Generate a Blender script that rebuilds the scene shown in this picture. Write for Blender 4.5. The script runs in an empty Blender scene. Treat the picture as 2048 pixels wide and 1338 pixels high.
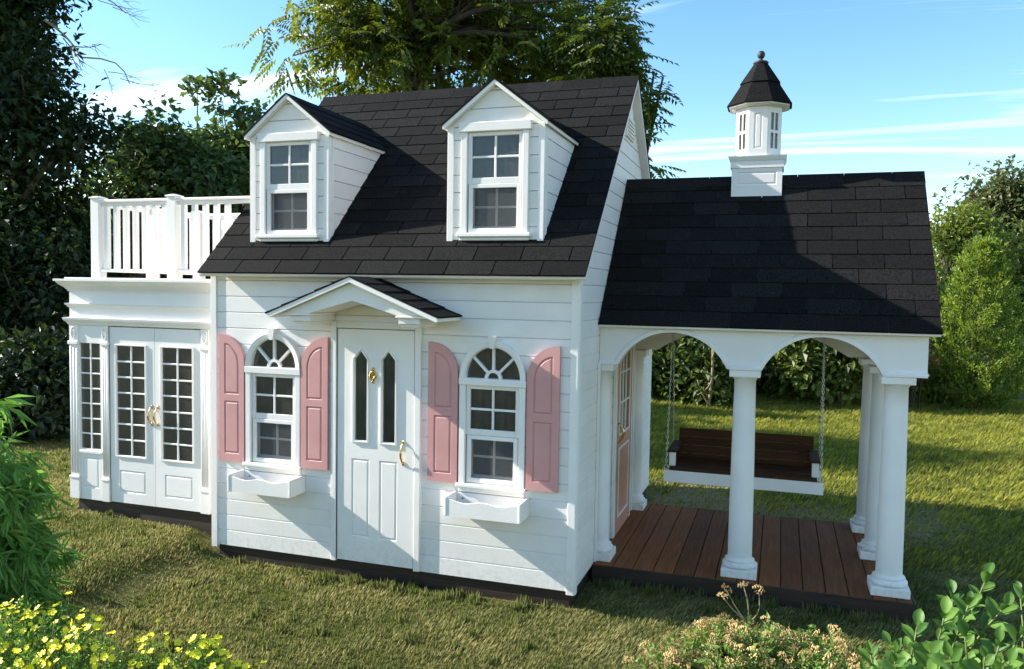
import bpy, math, random
import numpy as np
from mathutils import Vector, Matrix
from mathutils.geometry import tessellate_polygon

random.seed(7)
rng = np.random.default_rng(7)
S = bpy.context.scene
COL = S.collection

# ------------------------------------------------------------------ camera
F_PX, IMG_W, IMG_H = 1612.85, 2048.0, 1338.0
CAM = np.array([3.1574, -3.9181, 1.5284])
YAW, PIT, ROLL = -0.3219, -0.055, -0.0158
_fw = np.array([math.sin(YAW) * math.cos(PIT), math.cos(YAW) * math.cos(PIT), math.sin(PIT)])
_rt = np.array([math.cos(YAW), -math.sin(YAW), 0.0])
_up = np.cross(_rt, _fw)
R2 = _rt * math.cos(ROLL) - _up * math.sin(ROLL)
U2 = _rt * math.sin(ROLL) + _up * math.cos(ROLL)
cam_data = bpy.data.cameras.new('camera')
cam = bpy.data.objects.new('camera', cam_data)
COL.objects.link(cam)
cam_data.sensor_fit = 'HORIZONTAL'
cam_data.sensor_width = 36.0
cam_data.lens = F_PX / IMG_W * 36.0
cam_data.clip_start = 0.05
cam_data.clip_end = 2000.0
cam.matrix_world = Matrix(((R2[0], U2[0], -_fw[0], CAM[0]), (R2[1], U2[1], -_fw[1], CAM[1]),
                           (R2[2], U2[2], -_fw[2], CAM[2]), (0, 0, 0, 1)))
S.camera = cam

# ------------------------------------------------------------------ light
SUN_TRAVEL = Vector((1.0, 0.156, -0.57)).normalized()
to_sun = -SUN_TRAVEL
SUN_EL = math.asin(to_sun.z)
SUN_AZ = math.atan2(to_sun.x, to_sun.y)
world = bpy.data.worlds.new('World')
S.world = world
world.use_nodes = True
wn = world.node_tree.nodes
wl = world.node_tree.links
wn.clear()
w_out = wn.new('ShaderNodeOutputWorld')
w_bg = wn.new('ShaderNodeBackground')
w_bg.inputs['Strength'].default_value = 0.15
sky = wn.new('ShaderNodeTexSky')
sky.sky_type = 'NISHITA'
sky.sun_disc = False
sky.sun_elevation = SUN_EL
sky.sun_rotation = SUN_AZ
sky.altitude = 100.0
sky.air_density = 1.0
sky.dust_density = 0.2
sky.ozone_density = 1.4
# thin wind-drawn cirrus all round the sky: noise on the dome projected to a flat layer
tc = wn.new('ShaderNodeTexCoord')
sep = wn.new('ShaderNodeSeparateXYZ')
wl.new(tc.outputs['Generated'], sep.inputs[0])
zc = wn.new('ShaderNodeMath'); zc.operation = 'MAXIMUM'; zc.inputs[1].default_value = 0.02
wl.new(sep.outputs['Z'], zc.inputs[0])
zadd = wn.new('ShaderNodeMath'); zadd.operation = 'ADD'; zadd.inputs[1].default_value = 0.10
wl.new(zc.outputs[0], zadd.inputs[0])
dx = wn.new('ShaderNodeMath'); dx.operation = 'DIVIDE'
dy = wn.new('ShaderNodeMath'); dy.operation = 'DIVIDE'
wl.new(sep.outputs['X'], dx.inputs[0]); wl.new(zadd.outputs[0], dx.inputs[1])
wl.new(sep.outputs['Y'], dy.inputs[0]); wl.new(zadd.outputs[0], dy.inputs[1])
comb = wn.new('ShaderNodeCombineXYZ')
wl.new(dx.outputs[0], comb.inputs[0]); wl.new(dy.outputs[0], comb.inputs[1])
cmap = wn.new('ShaderNodeMapping')
cmap.inputs['Rotation'].default_value = (0, 0, math.radians(-14))
cmap.inputs['Scale'].default_value = (0.30, 2.1, 1.0)
wl.new(comb.outputs[0], cmap.inputs[0])
cn = wn.new('ShaderNodeTexNoise')
cn.inputs['Scale'].default_value = 1.15
cn.inputs['Detail'].default_value = 8.0
cn.inputs['Roughness'].default_value = 0.55
cn.inputs['Distortion'].default_value = 0.6
wl.new(cmap.outputs[0], cn.inputs['Vector'])
cr = wn.new('ShaderNodeMapRange')
cr.inputs['From Min'].default_value = 0.52
cr.inputs['From Max'].default_value = 0.70
cr.inputs['To Max'].default_value = 0.8
wl.new(cn.outputs['Fac'], cr.inputs['Value'])
cmix = wn.new('ShaderNodeMixRGB')
cmix.inputs['Color2'].default_value = (5.4, 5.7, 6.0, 1)
wl.new(cr.outputs[0], cmix.inputs['Fac'])
hsv = wn.new('ShaderNodeHueSaturation')
hsv.inputs['Saturation'].default_value = 1.22
hsv.inputs['Value'].default_value = 0.84
hsv.inputs['Hue'].default_value = 0.494
wl.new(sky.outputs[0], hsv.inputs['Color'])
wl.new(hsv.outputs[0], cmix.inputs['Color1'])
wl.new(cmix.outputs[0], w_bg.inputs['Color'])
wl.new(w_bg.outputs[0], w_out.inputs['Surface'])

sun_d = bpy.data.lights.new('sun', 'SUN')
sun_d.energy = 5.0
sun_d.angle = math.radians(0.5)
sun_d.color = (1.0, 0.95, 0.86)
sun = bpy.data.objects.new('sun', sun_d)
COL.objects.link(sun)
sun.rotation_euler = SUN_TRAVEL.to_track_quat('-Z', 'Y').to_euler()
sun.location = (-8, -2, 8)

S.view_settings.view_transform = 'Standard'
S.view_settings.look = 'None'
S.view_settings.gamma = 1.0
S.view_settings.exposure = 1.17
S.view_settings.use_curve_mapping = False
S.render.resolution_x = 1024
S.render.resolution_y = 669

# ------------------------------------------------------------------ materials
def mat(name):
    m = bpy.data.materials.new(name)
    m.use_nodes = True
    nt = m.node_tree
    return m, nt, nt.nodes['Principled BSDF']

def nd(nt, kind, **kw):
    n = nt.nodes.new(kind)
    for k, v in kw.items():
        setattr(n, k, v)
    return n

def noisy(name, c1, c2, scale, rough=0.5, detail=4, bump=0.0, bscale=None, stretch=None, spec=0.5, randomize=0.0):
    m, nt, b = mat(name)
    t = nd(nt, 'ShaderNodeTexCoord')
    mp = nd(nt, 'ShaderNodeMapping')
    if stretch:
        mp.inputs['Scale'].default_value = stretch
    nt.links.new(t.outputs['Object'], mp.inputs[0])
    oi = nd(nt, 'ShaderNodeObjectInfo')
    vm = nd(nt, 'ShaderNodeVectorMath', operation='SCALE')
    nt.links.new(oi.outputs['Location'], vm.inputs[0]); vm.inputs['Scale'].default_value = 3.1
    va = nd(nt, 'ShaderNodeVectorMath', operation='ADD')
    nt.links.new(mp.outputs[0], va.inputs[0]); nt.links.new(vm.outputs[0], va.inputs[1])
    n = nd(nt, 'ShaderNodeTexNoise')
    n.inputs['Scale'].default_value = scale
    n.inputs['Detail'].default_value = detail
    nt.links.new(va.outputs[0], n.inputs['Vector'])
    r = nd(nt, 'ShaderNodeMapRange')
    r.inputs['From Min'].default_value = 0.3
    r.inputs['From Max'].default_value = 0.7
    nt.links.new(n.outputs['Fac'], r.inputs[0])
    mx = nd(nt, 'ShaderNodeMixRGB')
    mx.inputs['Color1'].default_value = (*c1, 1)
    mx.inputs['Color2'].default_value = (*c2, 1)
    nt.links.new(r.outputs[0], mx.inputs['Fac'])
    col = mx.outputs[0]
    if randomize:
        rr = nd(nt, 'ShaderNodeMapRange')
        rr.inputs['To Min'].default_value = 1 - randomize
        rr.inputs['To Max'].default_value = 1 + randomize
        nt.links.new(oi.outputs['Random'], rr.inputs[0])
        hs = nd(nt, 'ShaderNodeHueSaturation')
        nt.links.new(rr.outputs[0], hs.inputs['Value'])
        nt.links.new(col, hs.inputs['Color'])
        col = hs.outputs[0]
    nt.links.new(col, b.inputs['Base Color'])
    b.inputs['Roughness'].default_value = rough
    b.inputs['Specular IOR Level'].default_value = spec
    if bump:
        n2 = nd(nt, 'ShaderNodeTexNoise')
        n2.inputs['Scale'].default_value = bscale or scale * 4
        n2.inputs['Detail'].default_value = 3
        nt.links.new(va.outputs[0], n2.inputs['Vector'])
        bp = nd(nt, 'ShaderNodeBump')
        bp.inputs['Strength'].default_value = bump
        bp.inputs['Distance'].default_value = 0.002
        nt.links.new(n2.outputs['Fac'], bp.inputs['Height'])
        nt.links.new(bp.outputs[0], b.inputs['Normal'])
    return m

M = {}
M['white'] = noisy('white_paint', (0.80, 0.765, 0.72), (0.865, 0.83, 0.78), 5.0, rough=0.6, bump=0.25, bscale=90, spec=0.3, randomize=0.03)
def splash(m):
    nt = m.node_tree; b = nt.nodes['Principled BSDF']
    src = b.inputs['Base Color'].links[0].from_socket
    g = nd(nt, 'ShaderNodeNewGeometry'); sp = nd(nt, 'ShaderNodeSeparateXYZ'); nt.links.new(g.outputs['Position'], sp.inputs[0])
    mr = nd(nt, 'ShaderNodeMapRange'); mr.inputs['From Min'].default_value = .20; mr.inputs['From Max'].default_value = -.01; mr.inputs['To Max'].default_value = 1.0
    nt.links.new(sp.outputs['Z'], mr.inputs[0])
    n = nd(nt, 'ShaderNodeTexNoise'); n.inputs['Scale'].default_value = 34; n.inputs['Detail'].default_value = 6; n.inputs['Roughness'].default_value = .7
    nt.links.new(g.outputs['Position'], n.inputs['Vector'])
    n2 = nd(nt, 'ShaderNodeMapRange'); n2.inputs['From Min'].default_value = .46; n2.inputs['From Max'].default_value = .72; nt.links.new(n.outputs['Fac'], n2.inputs[0])
    n3 = nd(nt, 'ShaderNodeTexNoise'); n3.inputs['Scale'].default_value = 2.2; n3.inputs['Detail'].default_value = 5
    nt.links.new(g.outputs['Position'], n3.inputs['Vector'])
    n4 = nd(nt, 'ShaderNodeMapRange'); n4.inputs['From Min'].default_value = .52; n4.inputs['From Max'].default_value = .8; n4.inputs['To Max'].default_value = .30; nt.links.new(n3.outputs['Fac'], n4.inputs[0])
    mu = nd(nt, 'ShaderNodeMath', operation='MULTIPLY'); nt.links.new(mr.outputs[0], mu.inputs[0]); nt.links.new(n2.outputs[0], mu.inputs[1])
    m2 = nd(nt, 'ShaderNodeMath', operation='MULTIPLY'); nt.links.new(mu.outputs[0], m2.inputs[0]); m2.inputs[1].default_value = .42
    mx = nd(nt, 'ShaderNodeMixRGB'); mx.inputs['Color2'].default_value = (.36, .30, .20, 1)
    nt.links.new(m2.outputs[0], mx.inputs['Fac']); nt.links.new(src, mx.inputs['Color1'])
    m3 = nd(nt, 'ShaderNodeMixRGB'); m3.inputs['Color2'].default_value = (.62, .60, .55, 1)
    nt.links.new(n4.outputs[0], m3.inputs['Fac']); nt.links.new(mx.outputs[0], m3.inputs['Color1'])
    nt.links.new(m3.outputs[0], b.inputs['Base Color'])
splash(M['white'])
M['pink'] = noisy('pink_paint', (0.575, 0.280, 0.262), (0.635, 0.318, 0.298), 9.0, rough=0.5, bump=0.25, bscale=110, randomize=0.02)
M['pink_warm_lit'] = noisy('warm_lit_pink_paint', (0.55, 0.245, 0.165), (0.61, 0.28, 0.19), 9.0, rough=0.5, bump=0.25, bscale=110)  # the shutter pink with warm porch light put into its colour
M['shingle'] = noisy('asphalt_shingle', (0.0016, 0.0016, 0.0017), (0.021, 0.0198, 0.0188), 150.0, rough=0.95, detail=3, bump=1.0, bscale=300, spec=0.1, randomize=0.32)
M['deck'] = noisy('deck_stain', (0.155, 0.051, 0.014), (0.26, 0.092, 0.029), 9.0, rough=0.75, detail=6, bump=0.4, bscale=30, stretch=(9, 0.6, 9), spec=0.15, randomize=0.26)
M['swingwood'] = noisy('dark_stained_wood', (0.036, 0.014, 0.005), (0.080, 0.032, 0.011), 12.0, rough=0.75, detail=6, bump=0.4, bscale=30, stretch=(0.7, 9, 9), spec=0.15, randomize=0.15)
M['skirt'] = noisy('dark_skirt_wood', (0.014, 0.008, 0.004), (0.045, 0.024, 0.012), 10.0, rough=0.7, detail=6, bump=0.5, bscale=30, stretch=(0.6, 9, 9))
M['inside'] = noisy('bare_inside_wood', (0.44, 0.40, 0.35), (0.54, 0.49, 0.43), 6.0, rough=0.8)
M['dark_interior'] = noisy('dark_interior_tone', (0.07, 0.06, 0.05), (0.12, 0.10, 0.085), 6.0, rough=0.8)  # dark colour standing in for the unlit interior behind glass
M['bark'] = noisy('bark', (0.035, 0.026, 0.018), (0.11, 0.085, 0.06), 9.0, rough=0.95, detail=6, bump=1.0, bscale=25, stretch=(3, 3, 0.5))
M['stem'] = noisy('green_stem', (0.10, 0.13, 0.035), (0.20, 0.20, 0.07), 20.0, rough=0.6)
M['drystem'] = noisy('dry_stem', (0.20, 0.15, 0.08), (0.34, 0.26, 0.15), 20.0, rough=0.8)
M['gap'] = noisy('hinge_metal', (0.02, 0.02, 0.02), (0.13, 0.125, 0.12), 160.0, rough=0.5, detail=1)
M['screen'] = None

def metal(name, c, rough):
    m, nt, b = mat(name)
    b.inputs['Base Color'].default_value = (*c, 1)
    b.inputs['Metallic'].default_value = 1.0
    b.inputs['Roughness'].default_value = rough
    n = nd(nt, 'ShaderNodeTexNoise'); n.inputs['Scale'].default_value = 60
    r = nd(nt, 'ShaderNodeMapRange'); r.inputs['To Min'].default_value = rough * 0.6; r.inputs['To Max'].default_value = rough * 1.5
    nt.links.new(n.outputs['Fac'], r.inputs[0]); nt.links.new(r.outputs[0], b.inputs['Roughness'])
    return m
M['brass'] = metal('brass', (0.62, 0.43, 0.17), 0.2)
M['steel'] = metal('galvanised_steel', (0.62, 0.62, 0.60), 0.3)
M['finial'] = noisy('finial_paint', (0.012, 0.013, 0.016), (0.03, 0.03, 0.035), 20, rough=0.6)

def glass(name, tint, gloss=1.0):
    m = bpy.data.materials.new(name)
    m.use_nodes = True
    nt = m.node_tree
    nt.nodes.clear()
    out = nd(nt, 'ShaderNodeOutputMaterial')
    tr = nd(nt, 'ShaderNodeBsdfTransparent'); tr.inputs[0].default_value = (*tint, 1)
    gl = nd(nt, 'ShaderNodeBsdfGlossy'); gl.inputs['Roughness'].default_value = 0.02
    fr = nd(nt, 'ShaderNodeFresnel'); fr.inputs['IOR'].default_value = 1.5
    n = nd(nt, 'ShaderNodeTexNoise'); n.inputs['Scale'].default_value = 7
    bp = nd(nt, 'ShaderNodeBump'); bp.inputs['Strength'].default_value = 0.06
    nt.links.new(n.outputs['Fac'], bp.inputs['Height'])
    nt.links.new(bp.outputs[0], gl.inputs['Normal'])
    mt = nd(nt, 'ShaderNodeMath', operation='MULTIPLY'); mt.inputs[1].default_value = gloss
    nt.links.new(fr.outputs[0], mt.inputs[0])
    mx = nd(nt, 'ShaderNodeMixShader')
    nt.links.new(mt.outputs[0], mx.inputs[0]); nt.links.new(tr.outputs[0], mx.inputs[1]); nt.links.new(gl.outputs[0], mx.inputs[2])
    df = nd(nt, 'ShaderNodeBsdfDiffuse'); df.inputs[0].default_value = (.42, .40, .37, 1)      # patchy grey haze painted in to lift the dark panes
    n2 = nd(nt, 'ShaderNodeTexNoise'); n2.inputs['Scale'].default_value = 5; n2.inputs['Detail'].default_value = 5
    r2 = nd(nt, 'ShaderNodeMapRange'); r2.inputs['From Min'].default_value = .3; r2.inputs['From Max'].default_value = .75; r2.inputs['To Min'].default_value = .03; r2.inputs['To Max'].default_value = .16
    nt.links.new(n2.outputs['Fac'], r2.inputs[0])
    m2 = nd(nt, 'ShaderNodeMixShader'); nt.links.new(r2.outputs[0], m2.inputs[0]); nt.links.new(mx.outputs[0], m2.inputs[1]); nt.links.new(df.outputs[0], m2.inputs[2])
    nt.links.new(m2.outputs[0], out.inputs[0])
    return m
M['glass'] = glass('window_glass', (0.82, 0.83, 0.82), 1.7)

def screen_mat():
    m = bpy.data.materials.new('insect_screen')
    m.use_nodes = True
    nt = m.node_tree; nt.nodes.clear()
    out = nd(nt, 'ShaderNodeOutputMaterial')
    tr = nd(nt, 'ShaderNodeBsdfTransparent'); tr.inputs[0].default_value = (1, 1, 1, 1)
    df = nd(nt, 'ShaderNodeBsdfDiffuse'); df.inputs[0].default_value = (0.13, 0.13, 0.13, 1)
    mx = nd(nt, 'ShaderNodeMixShader'); mx.inputs[0].default_value = 0.5
    nt.links.new(tr.outputs[0], mx.inputs[1]); nt.links.new(df.outputs[0], mx.inputs[2])
    nt.links.new(mx.outputs[0], out.inputs[0])
    return m
M['screen'] = screen_mat()

def leafmat(name, dark, light, trans=0.35, rough=0.45, spec=0.4, tcol=None):
    """leaf colour runs dark -> light with the per-leaf 'shade' attribute; some light passes through the blade"""
    m = bpy.data.materials.new(name)
    m.use_nodes = True
    nt = m.node_tree
    b = nt.nodes['Principled BSDF']
    out = nt.nodes['Material Output']
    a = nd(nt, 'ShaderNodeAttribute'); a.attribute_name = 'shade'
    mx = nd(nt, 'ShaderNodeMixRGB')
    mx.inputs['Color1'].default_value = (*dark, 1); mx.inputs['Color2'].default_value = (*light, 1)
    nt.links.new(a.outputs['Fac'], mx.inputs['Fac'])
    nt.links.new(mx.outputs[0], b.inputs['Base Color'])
    b.inputs['Roughness'].default_value = rough
    b.inputs['Specular IOR Level'].default_value = spec
    t = nd(nt, 'ShaderNodeBsdfTranslucent')
    hs = nd(nt, 'ShaderNodeHueSaturation'); hs.inputs['Value'].default_value = 1.5; hs.inputs['Saturation'].default_value = 1.1; hs.inputs['Hue'].default_value = 0.49
    nt.links.new(mx.outputs[0], hs.inputs['Color'])
    nt.links.new(hs.outputs[0], t.inputs['Color'])
    ms = nd(nt, 'ShaderNodeMixShader'); ms.inputs[0].default_value = trans
    nt.links.new(b.outputs[0], ms.inputs[1]); nt.links.new(t.outputs[0], ms.inputs[2])
    nt.links.new(ms.outputs[0], out.inputs[0])
    return m
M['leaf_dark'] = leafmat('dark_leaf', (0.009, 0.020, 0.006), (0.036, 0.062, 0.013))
M['leaf_walnut'] = leafmat('walnut_leaf', (0.042, 0.076, 0.011), (0.205, 0.24, 0.036), trans=0.42)
M['leaf_maple'] = leafmat('maple_leaf', (0.030, 0.070, 0.016), (0.12, 0.17, 0.05))
M['leaf_hedge'] = leafmat('hedge_leaf', (0.028, 0.058, 0.012), (0.22, 0.275, 0.048))  # light end raised to put sunlit sprigs into the leaf colour
M['leaf_cedar'] = leafmat('cedar_leaf', (0.04, 0.095, 0.014), (0.27, 0.35, 0.05), trans=0.3)
M['leaf_far'] = leafmat('far_leaf', (0.045, 0.070, 0.026), (0.19, 0.21, 0.075))
M['leaf_bamboo'] = leafmat('bamboo_leaf', (0.065, 0.16, 0.030), (0.20, 0.37, 0.085), trans=0.35)
M['leaf_cinq'] = leafmat('cinquefoil_leaf', (0.075, 0.18, 0.028), (0.20, 0.36, 0.06))
M['leaf_spirea'] = leafmat('spirea_leaf', (0.10, 0.20, 0.04), (0.27, 0.38, 0.09))
M['leaf_laurel'] = leafmat('laurel_leaf', (0.050, 0.125, 0.022), (0.17, 0.30, 0.055), rough=0.48, spec=0.3, trans=0.3)
M['grass'] = leafmat('grass_blade', (0.090, 0.125, 0.028), (0.42, 0.385, 0.18), trans=0.42, rough=0.6, spec=0.2)
M['grass_back'] = leafmat('yellow_green_grass_blade', (0.115, 0.15, 0.026), (0.38, 0.375, 0.075), trans=0.45, rough=0.6, spec=0.2)  # yellower green is this grass's own colour
M['weed'] = leafmat('dry_weed', (0.10, 0.06, 0.03), (0.24, 0.13, 0.06))
M['yellow'] = noisy('yellow_petal', (0.78, 0.66, 0.004), (0.84, 0.74, 0.01), 30, rough=0.5, randomize=0.06)
M['tan'] = noisy('faded_flower', (0.40, 0.25, 0.085), (0.60, 0.44, 0.20), 120, rough=0.8, detail=3, bump=1, bscale=200, randomize=0.25)
M['pebble'] = noisy('pebble', (0.20, 0.16, 0.11), (0.42, 0.37, 0.29), 30, rough=0.9)

def ground_mat():
    m, nt, b = mat('soil_and_thatch')
    t = nd(nt, 'ShaderNodeTexCoord')
    a = nd(nt, 'ShaderNodeAttribute'); a.attribute_name = 'bare'
    n1 = nd(nt, 'ShaderNodeTexNoise'); n1.inputs['Scale'].default_value = 1.3; n1.inputs['Detail'].default_value = 8
    n2 = nd(nt, 'ShaderNodeTexNoise'); n2.inputs['Scale'].default_value = 45; n2.inputs['Detail'].default_value = 5
    nt.links.new(t.outputs['Object'], n1.inputs['Vector']); nt.links.new(t.outputs['Object'], n2.inputs['Vector'])
    m1 = nd(nt, 'ShaderNodeMixRGB'); m1.inputs['Color1'].default_value = (0.070, 0.080, 0.020, 1); m1.inputs['Color2'].default_value = (0.15, 0.13, 0.05, 1)
    nt.links.new(n1.outputs['Fac'], m1.inputs['Fac'])
    m2 = nd(nt, 'ShaderNodeMixRGB'); m2.inputs['Color1'].default_value = (0.13, 0.095, 0.04, 1); m2.inputs['Color2'].default_value = (0.40, 0.30, 0.15, 1)
    nt.links.new(n2.outputs['Fac'], m2.inputs['Fac'])
    m3 = nd(nt, 'ShaderNodeMixRGB')
    nt.links.new(a.outputs['Fac'], m3.inputs['Fac']); nt.links.new(m1.outputs[0], m3.inputs['Color1']); nt.links.new(m2.outputs[0], m3.inputs['Color2'])
    nt.links.new(m3.outputs[0], b.inputs['Base Color'])
    b.inputs['Roughness'].default_value = 1.0
    b.inputs['Specular IOR Level'].default_value = 0.1
    bp = nd(nt, 'ShaderNodeBump'); bp.inputs['Strength'].default_value = 0.8; bp.inputs['Distance'].default_value = 0.02
    nt.links.new(n2.outputs['Fac'], bp.inputs['Height']); nt.links.new(bp.outputs[0], b.inputs['Normal'])
    return m
M['ground'] = ground_mat()

# ------------------------------------------------------------------ object helpers
WL = {}

def empty(name, loc, label=None, cat=None, group=None, parent=None):
    o = bpy.data.objects.new(name, None)
    COL.objects.link(o)
    o.empty_display_size = 0.2
    setp(o, loc, parent)
    if label: o['label'] = label
    if cat: o['category'] = cat
    if group: o['group'] = group
    return o

def setp(o, loc, parent):
    loc = Vector(loc)
    WL[o] = loc
    if parent is not None:
        o.parent = parent
        o.location = loc - WL[parent]
    else:
        o.location = loc

def mobj(name, mesh, parent, loc, rot=None, smooth=False, kind=None):
    o = bpy.data.objects.new(name, mesh)
    COL.objects.link(o)
    setp(o, loc, parent)
    if rot is not None:
        o.rotation_euler = rot
    if kind: o['kind'] = kind
    return o

class B:
    """collects faces in world coordinates; build() centres them on their own origin"""
    def __init__(s):
        s.v = []; s.f = []; s.sm = []
    def add(s, vs, fs, smooth=False):
        k = len(s.v)
        s.v += [tuple(map(float, p)) for p in vs]
        s.f += [tuple(i + k for i in f) for f in fs]
        s.sm += [smooth] * len(fs)
        return s
    def box(s, x0, x1, y0, y1, z0, z1, c=0.0):
        if c <= 0:
            s.add([(x0, y0, z0), (x1, y0, z0), (x1, y1, z0), (x0, y1, z0), (x0, y0, z1), (x1, y0, z1), (x1, y1, z1), (x0, y1, z1)],
                  [(0, 3, 2, 1), (4, 5, 6, 7), (0, 1, 5, 4), (1, 2, 6, 5), (2, 3, 7, 6), (3, 0, 4, 7)])
            return s
        c = min(c, abs(x1 - x0) * .4, abs(y1 - y0) * .4, abs(z1 - z0) * .4)
        vs = []; idx = {}
        for i, X in enumerate((x0, x1)):
            for j, Y in enumerate((y0, y1)):
                for k, Z in enumerate((z0, z1)):
                    dx = c if i == 0 else -c; dy = c if j == 0 else -c; dz = c if k == 0 else -c
                    for a, p in enumerate(((X, Y + dy, Z + dz), (X + dx, Y, Z + dz), (X + dx, Y + dy, Z))):
                        idx[(i, j, k, a)] = len(vs); vs.append(p)
        fs = []
        g = lambda i, j, k, a: idx[(i, j, k, a)]
        for i in (0, 1):
            q = [g(i, 0, 0, 0), g(i, 1, 0, 0), g(i, 1, 1, 0), g(i, 0, 1, 0)]; fs.append(q if i else q[::-1])
            q = [g(0, i, 0, 1), g(1, i, 0, 1), g(1, i, 1, 1), g(0, i, 1, 1)]; fs.append(q[::-1] if i else q)
            q = [g(0, 0, i, 2), g(1, 0, i, 2), g(1, 1, i, 2), g(0, 1, i, 2)]; fs.append(q if i else q[::-1])
        for i in (0, 1):
            for j in (0, 1):
                fs.append([g(i, j, 0, 0), g(i, j, 0, 1), g(i, j, 1, 1), g(i, j, 1, 0)] if (i == j) else [g(i, j, 0, 1), g(i, j, 0, 0), g(i, j, 1, 0), g(i, j, 1, 1)])
                fs.append([g(i, 0, j, 0), g(i, 0, j, 2), g(i, 1, j, 2), g(i, 1, j, 0)] if (i != j) else [g(i, 0, j, 2), g(i, 0, j, 0), g(i, 1, j, 0), g(i, 1, j, 2)])
                fs.append([g(0, i, j, 1), g(0, i, j, 2), g(1, i, j, 2), g(1, i, j, 1)] if (i == j) else [g(0, i, j, 2), g(0, i, j, 1), g(1, i, j, 1), g(1, i, j, 2)])
                for k in (0, 1):
                    t = [g(i, j, k, 0), g(i, j, k, 1), g(i, j, k, 2)]
                    fs.append(t if (i + j + k) % 2 == 0 else t[::-1])
        s.add(vs, fs)
        return s
    def prism(s, poly, mp, d0, d1):
        """extrude polygon poly (a, b) between depths d0 and d1; mp(a, b, d) -> xyz"""
        n = len(poly)
        vs = [mp(a, b, d0) for a, b in poly] + [mp(a, b, d1) for a, b in poly]
        tri = tessellate_polygon([[Vector((a, b, 0)) for a, b in poly]])
        fs = [tuple(t) for t in tri] + [tuple(i + n for i in t[::-1]) for t in tri]
        fs += [(i, (i + 1) % n, (i + 1) % n + n, i + n) for i in range(n)]
        return s.add(vs, fs)
    def rings(s, rings, closed=True, cap=True, smooth=True):
        """loft between equal-length rings of points"""
        n = len(rings[0]); vs = [p for r in rings for p in r]; fs = []
        for i in range(len(rings) - 1):
            for j in range(n if closed else n - 1):
                a = i * n + j; b = i * n + (j + 1) % n
                fs.append((a, b, b + n, a + n))
        s.add(vs, fs, smooth)
        if cap:
            k = len(s.v) - len(vs)
            s.f.append(tuple(k + j for j in range(n))[::-1]); s.sm.append(False)
            s.f.append(tuple(k + (len(rings) - 1) * n + j for j in range(n))); s.sm.append(False)
        return s
    def lathe(s, cx, cy, prof, n=24, smooth=True):
        return s.rings([[(cx + r * math.cos(2 * math.pi * k / n), cy + r * math.sin(2 * math.pi * k / n), z) for k in range(n)] for r, z in prof], smooth=smooth)
    def tube(s, pts, rads, n=8, cap=True):
        pts = [Vector(p) for p in pts]
        if not hasattr(rads, '__len__'): rads = [rads] * len(pts)
        rg = []; prev = None
        for i, p in enumerate(pts):
            t = (pts[min(i + 1, len(pts) - 1)] - pts[max(i - 1, 0)]).normalized()
            if prev is None:
                u = t.cross(Vector((0, 0, 1)))
                if u.length < 1e-3: u = t.cross(Vector((1, 0, 0)))
            else:
                u = prev - t * prev.dot(t)
            u.normalize(); prev = u
            w = t.cross(u)
            rg.append([p + (u * math.cos(2 * math.pi * k / n) + w * math.sin(2 * math.pi * k / n)) * rads[i] for k in range(n)])
        return s.rings(rg, cap=cap)
    def mesh(s, material, origin=None, name='m'):
        v = np.array(s.v)
        if origin is None:
            lo, hi = v.min(0), v.max(0)
            origin = ((lo[0] + hi[0]) / 2, (lo[1] + hi[1]) / 2, lo[2])
        me = bpy.data.meshes.new(name)
        me.from_pydata((v - np.array(origin)).tolist(), [], s.f)
        me.polygons.foreach_set('use_smooth', s.sm)
        me.materials.append(M[material] if isinstance(material, str) else material)
        me.update()
        return me, origin
    def build(s, name, material, parent=None, kind=None, fix=True):
        me, o = s.mesh(material, name=name)
        if fix:
            import bmesh
            bm = bmesh.new(); bm.from_mesh(me)
            bmesh.ops.recalc_face_normals(bm, faces=bm.faces)
            bm.to_mesh(me); bm.free()
        return mobj(name, me, parent, o, kind=kind)

def inset(poly, d):
    """offset polygon inwards by d (positive) with mitred corners, any winding"""
    n = len(poly)
    area = sum(poly[i][0] * poly[(i + 1) % n][1] - poly[(i + 1) % n][0] * poly[i][1] for i in range(n))
    sg = 1 if area > 0 else -1
    out = []
    for i in range(n):
        p0, p1, p2 = poly[i - 1], poly[i], poly[(i + 1) % n]
        e1 = Vector((p1[0] - p0[0], p1[1] - p0[1])).normalized(); e2 = Vector((p2[0] - p1[0], p2[1] - p1[1])).normalized()
        n1 = Vector((-e1.y, e1.x)) * sg; n2 = Vector((-e2.y, e2.x)) * sg
        k = n1 + n2
        den = 1 + n1.dot(n2)
        out.append((p1[0] + k.x * d / max(den, .25), p1[1] + k.y * d / max(den, .25)))
    return out

def rect(x0, x1, z0, z1):
    return [(x0, z0), (x1, z0), (x1, z1), (x0, z1)]

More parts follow.
